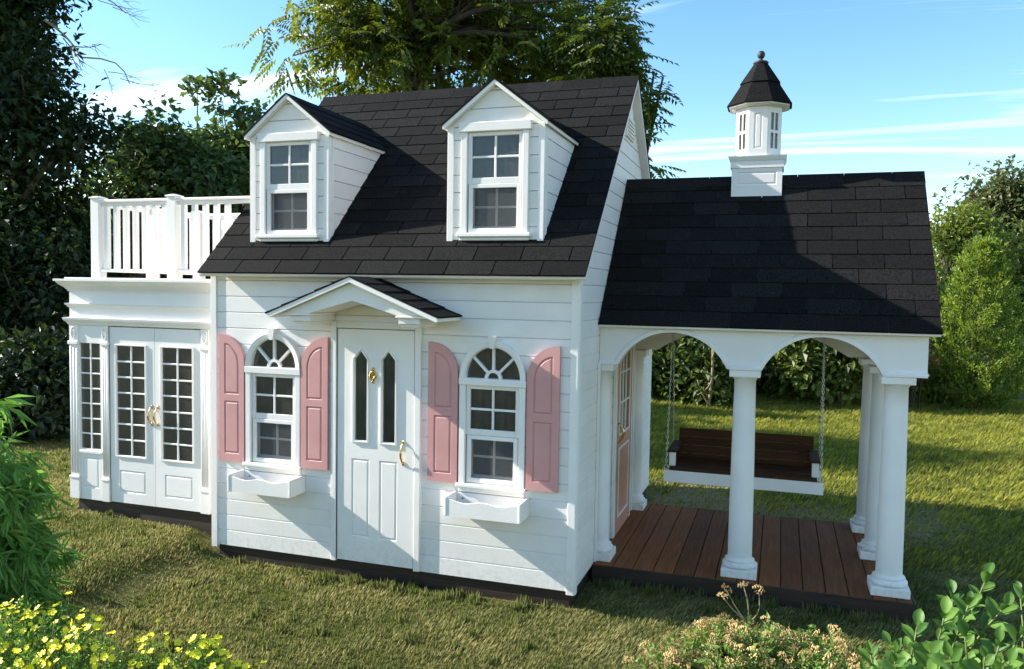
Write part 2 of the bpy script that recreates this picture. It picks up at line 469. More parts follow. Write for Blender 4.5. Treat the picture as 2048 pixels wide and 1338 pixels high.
def panel_slab(b, outer, panels, holes, mp, t, groove=0.005, gw=0.007, rw=0.016):
    """door leaf or shutter: a slab with routed raised panels and through holes. Depth runs outward: 0 back, t front."""
    loops = [outer] + panels + holes
    off = []; k = 0
    for l in loops:
        off.append(k); k += len(l)
    flat = [p for l in loops for p in l]
    tri = tessellate_polygon([[Vector((a, c, 0)) for a, c in l] for l in loops])
    b.add([mp(a, c, t) for a, c in flat], [tuple(x) for x in tri])
    n = len(outer)
    b.add([mp(a, c, t) for a, c in outer] + [mp(a, c, 0) for a, c in outer], [(i, (i + 1) % n, (i + 1) % n + n, i + n) for i in range(n)])
    loops2 = [outer] + holes
    flat2 = [p for l in loops2 for p in l]
    tri2 = tessellate_polygon([[Vector((a, c, 0)) for a, c in l] for l in loops2])
    b.add([mp(a, c, 0) for a, c in flat2], [tuple(x[::-1]) for x in tri2])
    for h in holes:
        n = len(h)
        b.add([mp(a, c, t) for a, c in h] + [mp(a, c, 0) for a, c in h], [(i, (i + 1) % n, (i + 1) % n + n, i + n) for i in range(n)])
    for p in panels:
        n = len(p)
        r1 = inset(p, gw); r2 = inset(p, rw)
        vs = [mp(a, c, t) for a, c in p] + [mp(a, c, t - groove) for a, c in r1] + [mp(a, c, t - .0005) for a, c in r2]
        fs = [(i, (i + 1) % n, (i + 1) % n + n, i + n) for i in range(n)] + [(i + n, (i + 1) % n + n, (i + 1) % n + 2 * n, i + 2 * n) for i in range(n)]
        fs += [tuple(j + 2 * n for j in x) for x in tessellate_polygon([[Vector((a, c, 0)) for a, c in r2]])]
        b.add(vs, fs)

def bead(b, poly, mp, d, w=0.009, h=0.006):
    """raised half-round moulding that follows a closed outline"""
    n = len(poly)
    ls = [(poly, d), (inset(poly, -w * .25), d + h), (inset(poly, -w * .75), d + h), (inset(poly, -w), d)]
    b.rings([[mp(a, c, e) for a, c in l] for l, e in ls], cap=False, smooth=False)

FRONT = lambda y0: (lambda a, c, d: (a, y0 - d, c))        # faces the viewer side of the house (-y)
RIGHT = lambda x0: (lambda a, c, d: (x0 + d, a, c))        # faces +x (a runs along y)

def board(b, zs, xl, xr, mp, t=0.012, cham=0.006):
    """siding board with bevelled top edge, ends follow xl(z), xr(z)"""
    z0, z1 = zs
    rows = [z0 + (z1 - cham - z0) * k / 4 for k in range(5)] + [z1]
    rg = []
    for i, z in enumerate(rows):
        d = t if i < 5 else t - cham
        a0, a1 = xl(z), xr(z)
        if a1 < a0: a0 = a1 = (a0 + a1) / 2
        rg.append([mp(a0, z, 0), mp(a1, z, 0), mp(a1, z, d), mp(a0, z, d)])
    b.rings(rg, smooth=False)

# ------------------------------------------------------------------ terrain
def sstep(a, b, x):
    t = np.clip((np.asarray(x, float) - a) / (b - a), 0, 1)
    return t * t * (3 - 2 * t)

def gz(x, y):
    x = np.asarray(x, float); y = np.asarray(y, float)
    z = -0.090 + (0.115 * sstep(0.10, -.30, x) + .03 * sstep(-.3, -1.3, x)) * sstep(6.0, 2.5, y)
    z = z + 0.006 * np.sin(x * 2.3 + 1.1) * np.cos(y * 1.9)
    z = z + 0.05 * sstep(4.0, 9.0, y) * (np.sin(x * .9 + .5) * .6 + np.sin(y * .7) * .5)
    return z

def bare(x, y):
    """how much of the dry gravelly strip behind the porch shows"""
    x = np.asarray(x, float); y = np.asarray(y, float)
    w = 0.25 * np.sin(x * 3.1) + 0.15 * np.sin(x * 7.3 + 1)
    return sstep(1.2, 2.2, x) * sstep(4.9, 3.9, x) * sstep(1.55, 1.85, y) * sstep(3.5 + w, 2.1 + w, y)

def make_ground():
    g = np.sinh(np.linspace(-5.6, 5.6, 200))
    gx = 1.5 + g / np.sinh(5.6) * 600; gy = 1.5 + g / np.sinh(5.6) * 600
    X, Y = np.meshgrid(gx, gy, indexing='ij')
    Z = gz(X, Y)
    n = len(gx)
    v = np.stack([X.ravel(), Y.ravel(), Z.ravel()], 1)
    i = np.arange(n * n).reshape(n, n)
    f = np.stack([i[:-1, :-1].ravel(), i[1:, :-1].ravel(), i[1:, 1:].ravel(), i[:-1, 1:].ravel()], 1)
    me = npmesh('ground', v, f, M['ground'], smooth=True)
    at = me.attributes.new('bare', 'FLOAT', 'POINT')
    at.data.foreach_set('value', bare(X.ravel(), Y.ravel()).astype(np.float32))
    o = mobj('ground', me, None, (0, 0, 0), kind='structure')
    return o

def npmesh(name, v, f, material, smooth=False, shade=None):
    me = bpy.data.meshes.new(name)
    v = np.ascontiguousarray(v, np.float32); f = np.ascontiguousarray(f, np.int32)
    me.vertices.add(len(v)); me.vertices.foreach_set('co', v.ravel())
    k = f.shape[1]
    me.loops.add(len(f) * k); me.loops.foreach_set('vertex_index', f.ravel())
    me.polygons.add(len(f)); me.polygons.foreach_set('loop_start', np.arange(len(f), dtype=np.int32) * k)
    me.polygons.foreach_set('use_smooth', np.full(len(f), smooth))
    me.update(calc_edges=True)
    if shade is not None:
        at = me.attributes.new('shade', 'FLOAT', 'POINT')
        at.data.foreach_set('value', np.ascontiguousarray(shade, np.float32))
    me.materials.append(material)
    return me
make_ground()

# ------------------------------------------------------------------ the playhouse
W = 2.20                      # front width of the main block
RS = 0.954                    # main roof slope
YR = 1.24                     # ridge depth
HD = 2 * YR                   # house depth
roofz = lambda y: 1.696 + RS * y if y <= YR else 1.696 + RS * (2 * YR - y)
ZR = roofz(YR)
house = empty('playhouse', (1.1, 1.2, -0.07), 'white clapboard child-size playhouse with black shingle roofs, pink shutters and columned porch', 'playhouse')

# ---- skirt
B().box(0.03, W - .02, 0.015, HD - .02, -0.20, 0.0, .004).build('base_skirt', 'skirt', house)

# ---- main walls (left, back, floor, right core) : one shell inside the siding
b = B()
b.box(0.02, 0.05, 0.02, HD - .02, 0.0, 1.66)
b.box(0.05, W - .05, HD - .05, HD - .02, 0.0, 1.66)
b.box(0.05, W - .05, 0.03, HD - .05, 0.002, 0.02)
b.box(W - .05, W - .02, 0.02, HD - .02, 0.0, 1.66)
b.build('inner_wall', 'inside', house)

# window / door geometry on the front
WIN = [0.425, 1.753]
WHW = 0.182
DX0, DX1, DZ1 = 0.842, 1.306, 1.302
ZS = 1.068                    # arch springing

def arch_pts(cx, hw, rise, z0, n=16, a0=0.0, a1=math.pi):
    return [(cx + hw * math.cos(a0 + (a1 - a0) * k / n), z0 + rise * math.sin(a0 + (a1 - a0) * k / n)) for k in range(n + 1)]

wall = empty('front_wall', (1.1, 0.0, 0.0), parent=house)
joints = [0.0] + [0.003 + .0917 * k for k in range(1, 18)] + [1.65]
def openings(z):
    """x-intervals cut out of the front wall at height z"""
    iv = []
    if z < DZ1 + .003: iv.append((DX0 - .01, DX1 + .01))
    for cx in WIN:
        if 0.515 < z < ZS: iv.append((cx - .150, cx + .150))
        elif ZS <= z < ZS + .178:
            h = .166 * math.sqrt(max(0, 1 - ((z - ZS) / .178) ** 2)); iv.append((cx - h, cx + h))
    return sorted(iv)
for k in range(len(joints) - 1):
    z0, z1 = joints[k], joints[k + 1] - .0017
    cuts = sorted({z0, z1} | {c for c in (0.515, DZ1 + .003, ZS, ZS + .178) if z0 < c < z1})
    for j in range(len(cuts) - 1):
        s0, s1 = cuts[j] + (1e-5 if j else 0), cuts[j + 1] - 1e-5
        iv = openings((s0 + s1) / 2)
        n = len(iv)
        for m in range(n + 1):
            def lx(z, m=m):
                if m == 0: return 0.03
                o = openings(min(max(z, s0), s1)); return o[m - 1][1] if len(o) == n else iv[m - 1][1]
            def rx(z, m=m):
                if m == n: return W - .03
                o = openings(min(max(z, s0), s1)); return o[m][0] if len(o) == n else iv[m][0]
            if (lx((s0 + s1) / 2) < rx((s0 + s1) / 2) - .004):
                bb = B(); board(bb, (s0, s1), lx, rx, FRONT(0.012), t=.012, cham=.006 if j == len(cuts) - 2 else .0005)
                bb.build('siding_board', 'white', wall)
# corner boards of the front
for x0, x1 in ((-0.004, 0.036), (W - .036, W + .004)):
    B().box(x0, x1, -0.010, 0.03, -0.016, 1.662, .002).build('corner_board', 'white', wall)
B().box(0.036, W - .036, -0.006, 0.012, 1.604, 1.655, .002).build('frieze_board', 'white', wall)

# right gable wall
gable = empty('side_wall', (W, YR, 0.0), parent=house)
z = 0.003; k = 0
while z < ZR - .05:
    z1 = min(z + .0917, ZR - .03)
    lo = lambda q: max(0.03, (q - 1.696 + .035) / RS)
    hi = lambda q: min(HD - .03, 2 * YR - (q - 1.696 + .035) / RS)
    if hi(z1) - lo(z1) > .01:
        bb = B(); board(bb, (z, z1 - .0017), lo, hi, RIGHT(W - .012), t=.012)
        bb.build('siding_board', 'white', gable)
    z = z1
B().box(W - .006, W + .010, -0.0065, 0.040, -0.0155, 1.661, .002).build('corner_board', 'white', gable)
# louvred vent high in the gable
vent = B(); vent.prism([(YR - .13, 2.50), (YR + .13, 2.50), (YR + .13, 2.56), (YR, 2.70), (YR - .13, 2.56)], RIGHT(W), 0, .014)
vent.build('gable_vent', 'white', gable)
for q in range(5):
    B().box(W + .0142, W + .022, YR - .10 + q * .012 * 0, YR + .10, 2.512 + q * .022, 2.524 + q * .022, .002).build('louvre', 'white', gable)
# left gable wall, seen only from the side
bb = B(); bb.prism([(0.03, 0.0), (HD - .03, 0.0), (HD - .03, 1.67), (YR, ZR - .035), (0.03, 1.67)], lambda a, c, d: (d, a, c), 0.0, 0.018)
bb.build('side_wall', 'white', house)
B().box(0.0185, W - .02, HD - .018, HD, 0.0, 1.66).build('back_wall', 'white', house)

# ---- shingles
SH_CACHE = {}
def shingle_mesh(w, L):
    key = (round(w, 3), round(L, 3))
    if key not in SH_CACHE:
        g = .0025
        vs = [(g, 0, 0), (w - g, 0, 0), (w - g, L, 0), (g, L, 0), (g + .001, .001, .009), (w - g - .001, .001, .009), (w - g, L, .003), (g, L, .003)]
        fs = [(0, 3, 2, 1), (4, 5, 6, 7), (0, 1, 5, 4), (1, 2, 6, 5), (2, 3, 7, 6), (3, 0, 4, 7)]
        me = bpy.data.meshes.new('shingle'); me.from_pydata(vs, [], fs); me.materials.append(M['shingle']); me.update()
        SH_CACHE[key] = me
    return SH_CACHE[key]

def shingles(parent, org, ux, uv, width, length, expo=.107, tab=.255, skip=None, off0=0.0):
    ux = Vector(ux).normalized(); uv = Vector(uv).normalized(); un = ux.cross(uv)
    rot = Matrix((ux, uv, un)).transposed().to_euler()
    org = Vector(org)
    nc = max(1, round(length / expo)); e = length / nc
    bu = B(); q = [org + ux * .003 + uv * .003, org + ux * (width - .003) + uv * .003, org + ux * (width - .003) + uv * length, org + ux * .003 + uv * length]
    bu.add([*[p + un * .0018 for p in q], *[p + un * .0003 for p in q]], [(0, 1, 2, 3), (7, 6, 5, 4), (0, 4, 5, 1), (1, 5, 6, 2), (2, 6, 7, 3), (3, 7, 4, 0)])
    bu.build('underlay', 'finial', parent)
    for c in range(nc):
        L = min(e * 1.35, length - c * e)
        x = -((c % 2) * tab * .5 + off0 + random.choice((0, .0)) ) % tab
        if x > 0: x -= tab
        while x < width - .004:
            a, d = max(0, x), min(width, x + tab)
            if d - a > .012 and not (skip and skip((a + d) / 2, (c + .5) * e)):
                p = org + ux * a + uv * (c * e) + un * .0024 * (1 + (c % 2) * .2)
                o = mobj('shingle', shingle_mesh(d - a, L), parent, p, rot)
                o.rotation_euler = (rot.x + random.uniform(-.006, .004), rot.y, rot.z)
            x += tab

def slab(b, p0, ux, wid, uv, ln, t):
    """roof deck: quad p0 + ux*wid + uv*ln, thickness t below"""
    ux = Vector(ux).normalized(); uv = Vector(uv).normalized(); un = ux.cross(uv); p0 = Vector(p0)
    q = [p0, p0 + ux * wid, p0 + ux * wid + uv * ln, p0 + uv * ln]
    b.add([*q, *[p - un * t for p in q]], [(0, 1, 2, 3), (7, 6, 5, 4), (0, 4, 5, 1), (1, 5, 6, 2), (2, 6, 7, 3), (3, 7, 4, 0)])

# ---- main roof
roof = empty('roof', (1.1, YR, 1.66), parent=house)
EY = -0.096
RX0, RX1 = -0.012, 2.252
upv = Vector((0, 1, RS)).normalized()
SL = math.hypot(YR - EY, RS * (YR - EY))
bb = B()
bb.prism([(EY, roofz(EY)), (YR, ZR), (2 * YR - EY, roofz(EY)), (2 * YR - EY, roofz(EY) - .016), (2 * YR - EY - .01, roofz(EY) - .024), (YR, ZR - .034), (EY + .01, roofz(EY) - .024), (EY, roofz(EY) - .016)],
         lambda a, c, d: (d, a, c), RX0, RX1)
bb.build('roof_deck', 'white', roof)
DORM = [(0.205, 0.727), (1.447, 1.985)]
def under_dormer(a, l):
    x = RX0 + a; y = EY + l * upv.y
    return any(d0 + .13 < x < d1 - .13 and .2 < y < .62 for d0, d1 in DORM)
shingles(roof, (RX0 - .004, EY - .012 * upv.y, roofz(EY) - .012 * upv.z), (1, 0, 0), upv, RX1 - RX0 + .010, SL + .012, skip=under_dormer)
bb = B(); slab(bb, (RX1 + .006, 2 * YR - EY + .008, roofz(EY) - .008 + .006), (-1, 0, 0), RX1 - RX0 + .010, Vector((0, -1, RS)), SL + .01, .005)
bb.build('rear_shingles', 'shingle', roof)
x = RX0 - .004
while x < RX1:
    w = min(.255, RX1 + .006 - x)
    bb = B()
    bb.prism([(YR - .085, ZR - .085 * RS + .014), (YR, ZR + .017), (YR + .085, ZR - .085 * RS + .014), (YR + .085, ZR - .085 * RS + .008), (YR, ZR + .010), (YR - .085, ZR - .085 * RS + .008)],
             lambda a, c, d: (d, a, c), x + .001, x + w - .001)
    bb.build('ridge_shingle', 'shingle', roof)
    x += w

# ---- double-hung sash with panes: shared by house windows and dormers
PANE = {}
def pane_obj(parent, x0, x1, z0, z1, y, material='glass', face='front'):
    key = (round(x1 - x0, 3), round(z1 - z0, 3), material, face)
    if key not in PANE:
        w, h = x1 - x0, z1 - z0
        me = bpy.data.meshes.new('pane')
        q = [(0, 0, 0), (w, 0, 0), (w, 0, h), (0, 0, h)] if face == 'front' else [(0, 0, 0), (0, w, 0), (0, w, h), (0, 0, h)]
        me.from_pydata(q, [], [(0, 1, 2, 3)]); me.materials.append(M[material]); me.update()
        PANE[key] = me
    return mobj('pane' if material == 'glass' else 'insect_screen', PANE[key], parent, (x0, y, z0) if face == 'front' else (y, x0, z0))

def lite_grid(parent, x0, x1, z0, z1, nx, nz, y, mw=.010, th=.012, pane_y=None):
    """panes and muntin bars filling a sash opening, bars proud of the glass"""
    py = y + th * .6 if pane_y is None else pane_y
    dx = (x1 - x0) / nx; dz = (z1 - z0) / nz
    for i in range(nx):
        for j in range(nz):
            pane_obj(parent, x0 + i * dx, x0 + (i + 1) * dx, z0 + j * dz, z0 + (j + 1) * dz, py)
    for i in range(1, nx):
        B().box(x0 + i * dx - mw / 2, x0 + i * dx + mw / 2, y, y + th, z0, z1, .002).build('muntin', 'white', parent)
    for j in range(1, nz):
        B().box(x0, x1, y + .0015, y + th - .0015, z0 + j * dz - mw / 2, z0 + j * dz + mw / 2, .002).build('muntin', 'white', parent)

def frame_ring(b, ox0, ox1, oz0, oz1, ix0, ix1, iz0, iz1, y0, y1):
    """rectangular picture frame between outer and inner rectangle"""
    b.box(ox0, ix0, y0, y1, oz0, oz1, .002); b.box(ix1, ox1, y0, y1, oz0, oz1, .002)
    b.box(ix0, ix1, y0 + .0005, y1 - .0005, iz1, oz1, .002); b.box(ix0, ix1, y0 + .0005, y1 - .0005, oz0, iz0, .002)

def double_hung(parent, cx, hw, z0, z1, yf):
    """upper sash outside, lower sash set back behind an insect screen. hw = half width of clear opening"""
    zm = (z0 + z1) / 2
    bb = B(); frame_ring(bb, cx - hw, cx + hw, zm - .006, z1, cx - hw + .022, cx + hw - .022, zm + .026, z1 - .020, yf, yf + .022)
    bb.build('upper_sash', 'white', parent)
    lite_grid(parent, cx - hw + .022, cx + hw - .022, zm + .026, z1 - .020, 2, 2, yf + .004, mw=.012)
    bb = B(); frame_ring(bb, cx - hw + .006, cx + hw - .006, z0, zm - .007, cx - hw + .030, cx + hw - .030, z0 + .024, zm - .028, yf - .003, yf + .016)
    bb.build('screen_frame', 'white', parent)
    pane_obj(parent, cx - hw + .030, cx + hw - .030, z0 + .024, zm - .028, yf + .006, 'screen')
    bb = B(); frame_ring(bb, cx - hw + .006, cx + hw - .006, z0, zm + .01, cx - hw + .028, cx + hw - .028, z0 + .036, zm - .024, yf + .026, yf + .044)
    bb.build('lower_sash', 'white', parent)
    lite_grid(parent, cx - hw + .028, cx + hw - .028, z0 + .036, zm - .024, 2, 2, yf + .030, mw=.012)

# ---- arched front windows
for wi, cx in enumerate(WIN):
    win = empty('window', (cx, 0, 0.49), parent=house)
    # casing legs and arch
    z0 = .515
    for sx in (-1, 1):
        xa, xb = sorted((cx + sx * (WHW - .034), cx + sx * WHW))
        B().box(xa, xb, -.022, .05, z0 - .003, ZS - .038, .003).build('casing', 'white', win)
    B().box(cx - WHW - .003, cx + WHW + .003, -.026, .05, ZS - .0375, ZS, .003).build('transom_bar', 'white', win)
    o1 = arch_pts(cx, WHW, .195, ZS + .0005, 28); i1 = arch_pts(cx, .149, .161, ZS + .0005, 28)
    bb = B()
    mp = FRONT(0.0)
    prof = [(1.0, 0.022), (.93, .026), (.2, .022), (0.0, .015)]
    rg = []
    for kq in range(29):
        r = [mp(o1[kq][0], o1[kq][1], -.05)]
        for f, d in prof:
            r.append(mp(i1[kq][0] + (o1[kq][0] - i1[kq][0]) * f, i1[kq][1] + (o1[kq][1] - i1[kq][1]) * f, d))
        r.append(mp(i1[kq][0], i1[kq][1], -.05))
        rg.append(r)
    bb.rings(rg, smooth=False); bb.build('arch_casing', 'white', win)
    B().prism([(cx - .011, ZS + .158), (cx + .011, ZS + .158), (cx + .021, ZS + .222), (cx - .021, ZS + .222)], mp, -.01, .034).build('keystone', 'white', win)
    # fanlight: sectors of glass, three spokes, half-round hub
    ang = [0, 45, 90, 135, 180]
    for q in range(4):
        a0, a1 = math.radians(ang[q]), math.radians(ang[q + 1])
        po = arch_pts(cx, .149, .161, ZS, 8, a0, a1); pi_ = arch_pts(cx, .046, .046, ZS, 4, a1, a0)
        bb = B(); n = len(po) + len(pi_)
        bb.add([mp(a, c, -.012) for a, c in po + pi_], [tuple(range(n))]); bb.build('pane', 'glass', win)
    bb = B(); pp = arch_pts(cx, .030, .030, ZS, 8); bb.add([mp(a, c, -.012) for a, c in pp], [tuple(range(len(pp)))]); bb.build('pane', 'glass', win)
    ho = arch_pts(cx, .047, .047, ZS, 12); hi_ = arch_pts(cx, .031, .031, ZS, 12)
    bb = B(); bb.rings([[mp(*ho[q], -.016), mp(*ho[q], .006), mp(*hi_[q], .006), mp(*hi_[q], -.016)] for q in range(13)], smooth=False); bb.build('hub', 'white', win)
    for dg in (45, 90, 135):
        a = math.radians(dg); u = (math.cos(a), math.sin(a)); w_ = (-u[1] * .0065, u[0] * .0065)
        r0, r1 = .045, (.149 if dg == 90 else .153)
        r1 = 1 / math.sqrt((u[0] / .150) ** 2 + (u[1] / .162) ** 2)
        B().prism([(cx + u[0] * r0 + w_[0], ZS + u[1] * r0 + w_[1]), (cx + u[0] * r0 - w_[0], ZS + u[1] * r0 - w_[1]), (cx + u[0] * r1 - w_[0], ZS + u[1] * r1 - w_[1]), (cx + u[0] * r1 + w_[0], ZS + u[1] * r1 + w_[1])], mp, -.016, .005).build('spoke', 'white', win)
    double_hung(win, cx, .147, z0 + .002, ZS - .038, -.006)
    B().box(cx - WHW - .012, cx + WHW + .012, -.038, .05, .492, .512, .004).build('sill', 'white', win)
    B().box(cx - WHW, cx + WHW, -.022, .0, .466, .4915, .003).build('apron', 'white', win)

# ---- shutters
def shutter(x0, x1, tall_left):
    s = empty('shutter', ((x0 + x1) / 2, 0, .508), parent=house)
    n = 10
    hw = x1 - x0
    def outline(xa, xb, zb, zl, zt):
        # quarter-ellipse head: tall edge on the outer side
        if tall_left:
            top = [(xb - (xb - xa) * (1 - math.cos(math.pi / 2 * k / n)), zl + (zt - zl) * math.sin(math.pi / 2 * k / n)) for k in range(n + 1)]
            return [(xa, zb), (xb, zb)] + top
        top = [(xb - (xb - xa) * (1 - math.cos(math.pi / 2 * (1 - k / n))) if False else xa + (xb - xa) * (1 - math.cos(math.pi / 2 * (1 - k / n))), zl + (zt - zl) * math.sin(math.pi / 2 * (1 - k / n))) for k in range(n + 1)]
        return [(xa, zb), (xb, zb)] + top
    out = outline(x0, x1, .508, 1.085, 1.250)
    up = outline(x0 + .034, x1 - .034, .900, 1.075, 1.198)
    lowp = rect(x0 + .034, x1 - .034, .553, .862)
    bb = B(); panel_slab(bb, out, [up, lowp], [], FRONT(-.003), .020, groove=.006, gw=.006, rw=.015)
    bb.build('leaf', 'pink', s)
    hx = x1 + .004 if tall_left else x0 - .004
    for zz in np.linspace(.56, 1.05, 7):
        bb = B(); bb.tube([(hx, -.001, zz), (hx, -.007, zz)], .0035, 8); bb.build('screw', 'gap', s)
for cx in WIN:
    shutter(cx - WHW - .178, cx - WHW - .008, True)
    shutter(cx + WHW + .008, cx + WHW + .178, False)

# ---- window boxes
def window_box(cx):
    o = empty('window_box', (cx, -.08, .368), parent=house)
    x0, x1, y0, y1, z0, z1 = cx - .207, cx + .207, -.152, -.0015, .366, .464
    B().box(x0, x0 + .014, y0, y1, z0, z1, .003).build('side_board', 'white', o)
    B().box(x1 - .014, x1, y0, y1, z0, z1, .003).build('side_board', 'white', o)
    B().box(x0 + .0145, x1 - .0145, y1 - .012, y1, z0, z1 - .004, .002).build('back_board', 'white', o)
    B().box(x0 + .0145, x1 - .0145, y0 + .016, y1 - .0125, z0 + .002, z0 + .014).build('bottom_board', 'white', o)
    n = 28
    top = []
    for k in range(n + 1):
        t = k / n
        top.append((x1 - .0145 - t * (x1 - x0 - .029), z1 - .010 - .013 * (1 - math.cos(2 * math.pi * abs(2 * t - 1))) * .5 - .004 * math.sin(math.pi * t)))
    bb = B(); bb.prism([(x0 + .0145, z0), (x1 - .0145, z0)] + top, FRONT(y0 + .015), 0, .012); bb.build('front_board', 'white', o)
    for sx in (x0 + .05, x1 - .05):
        bb = B(); bb.tube([(sx, y1 - .0122, z1 - .035), (sx, y1 - .016, z1 - .035)], .004, 8); bb.build('screw', 'finial', o)
for cx in WIN: window_box(cx)

# ---- front door
door = empty('front_door', ((DX0 + DX1) / 2, 0, 0.0), parent=house)
B().box(.804, DX0 - .006, -.018, .04, .001, 1.3455, .003).build('door_frame', 'white', door)
B().box(DX1 + .006, 1.348, -.018, .04, .001, 1.3455, .003).build('door_frame', 'white', door)
B().box(DX0 - .0055, DX1 + .0055, -.017, .04, DZ1 + .005, 1.345, .003).build('door_head', 'white', door)
def gothic(x0, x1, z0, zs, zt): return [(x0, z0), (x1, z0), (x1, zs), ((x0 + x1) / 2, zt), (x0, zs)]
G = [gothic(.947, 1.024, .690, 1.138, 1.184), gothic(1.117, 1.194, .690, 1.138, 1.184)]
bb = B()
panel_slab(bb, rect(DX0, DX1, .012, DZ1), [rect(.930, 1.040, .150, .588), rect(1.100, 1.210, .150, .588)], G, FRONT(.014), .024, groove=.006)
bb.build('door_leaf', 'white', door)
for g in G:
    bb = B(); bead(bb, g, FRONT(.014), .024, w=.013, h=.009); bb.build('glazing_bead', 'white', door)
    bb = B(); bb.add([FRONT(.014)(a, c, .012) for a, c in g], [tuple(range(5))]); bb.build('pane', 'glass', door)
B().box(DX0 - .0056, DX0 - .0004, -.0125, .0, .013, DZ1 - .002).build('piano_hinge', 'gap', door)
B().box(DX0 - .004, DX1 + .004, .016, .03, .004, .0115).build('threshold', 'skirt', door)
# brass knocker
kx, kz = 1.062, 1.052
kn = empty('door_knocker', (kx, -.010, kz - .04), parent=door) if False else None
bb = B()
def plate(bb, cx, cz, rx, rz, y0, y1, n=18):
    bb.rings([[(cx + rx * s * math.cos(2 * math.pi * k / n), y, cz + rz * s * math.sin(2 * math.pi * k / n)) for k in range(n)] for s, y in ((1, y0), (1, y0 - .002), (.72, y1))])
plate(bb, kx, kz, .022, .030, -.0102, -.018)
plate(bb, kx, kz + .036, .009, .010, -.0102, -.018)
plate(bb, kx, kz - .036, .008, .009, -.0102, -.018)
bb.tube([(kx - .020, -.016, kz + .014), (kx, -.028, kz + .020), (kx + .020, -.016, kz + .014)], .004, 8)
bb.tube([(kx - .019, -.017, kz + .013), (kx - .012, -.024, kz - .012), (kx, -.027, kz - .026), (kx + .012, -.024, kz - .012), (kx + .019, -.017, kz + .013)], .0045, 8)
bb.build('door_knocker', 'brass', door)
def pull(parent, x, z0, z1, y, material='brass', axis='front'):
    bb = B(); zm = (z0 + z1) / 2; h = z1 - z0
    def P(a, d, c): return (x + a, y - d, c) if axis == 'front' else (y + d, x + a, c)
    for zz in (z0, z1):
        bb.rings([[P(r * math.cos(2 * math.pi * k / 12), d, zz + r * 1.5 * math.sin(2 * math.pi * k / 12)) for k in range(12)] for r, d in ((.0085, .0003), (.0085, .003), (.003, .007))])
    pts = [P(0, .002, z0), P(0, .014, z0 + h * .06)] + [P(0, .016 + .018 * math.sin(math.pi * t), z0 + h * (.1 + .8 * t)) for t in np.linspace(0, 1, 9)] + [P(0, .014, z1 - h * .06), P(0, .002, z1)]
    rads = [.004, .0045] + [.0045 + .0028 * math.sin(math.pi * t) for t in np.linspace(0, 1, 9)] + [.0045, .004]
    bb.tube(pts, rads, 8)
    bb.build('pull_handle', material, parent)
pull(door, 1.247, .582, .700, -.010)

# ---- portico over the front door
por = empty('portico', (1.078, -.15, 1.34), parent=house)
PX, PH, PZ0, PZ1, PY = 1.078, .488, 1.385, 1.580, -.305
bb = B()
psl = (PZ1 - PZ0) / PH
bb.prism([(PX - PH, PZ0 - .018), (PX - PH, PZ0), (PX, PZ1), (PX + PH, PZ0), (PX + PH, PZ0 - .018), (PX + PH - .008, PZ0 - .020), (PX, PZ1 - .024), (PX - PH + .008, PZ0 - .020)], FRONT(0), .0005, -PY)
bb.build('roof_deck', 'white', por)
pL = math.hypot(PH, PZ1 - PZ0)
shingles(por, (PX - PH - .008, .0, PZ0 - .003), (0, -1, 0), (PH, 0, PZ1 - PZ0), -PY + .006, pL + .012, expo=.105, tab=.155)
shingles(por, (PX + PH + .008, PY - .006, PZ0 - .003), (0, 1, 0), (-PH, 0, PZ1 - PZ0), -PY + .006, pL + .012, expo=.105, tab=.155)
# pediment face with the peaked cut-out and soffit
vz = lambda x: PZ1 - .026 - psl * abs(x - PX)
bb = B()
bb.prism([(PX - .44, 1.392), (PX - .255, 1.392), (PX, 1.462), (PX + .255, 1.392), (PX + .44, 1.392), (PX + .44, vz(PX + .44)), (PX, vz(PX)), (PX - .44, vz(PX - .44))], FRONT(0), .255, .270)
bb.build('pediment_face', 'white', por)
bb = B()
bb.prism([(PX - .255, 1.3915), (PX, 1.4615), (PX + .255, 1.3915), (PX + .255, 1.404), (PX, 1.474), (PX - .255, 1.404)], FRONT(0), .0006, .2545)
bb.build('soffit', 'white', por)
for sx in (-1, 1):
    xa, xb = sorted((PX + sx * .255, PX + sx * .375)); xc, xd = sorted((PX + sx * .247, PX + sx * .43))
    B().box(xc, xd, -.275, -.0005, 1.379, 1.3912, .003).build('cornice_return', 'white', por)
    B().box(xa, xb, -.258, -.0005, 1.3475, 1.3786, .003).build('bracket', 'white', por)
    B().box(min(xa, xb) + .008, max(xa, xb) - .008, -.245, -.0005, 1.333, 1.3472, .003).build('bracket_foot', 'white', por)

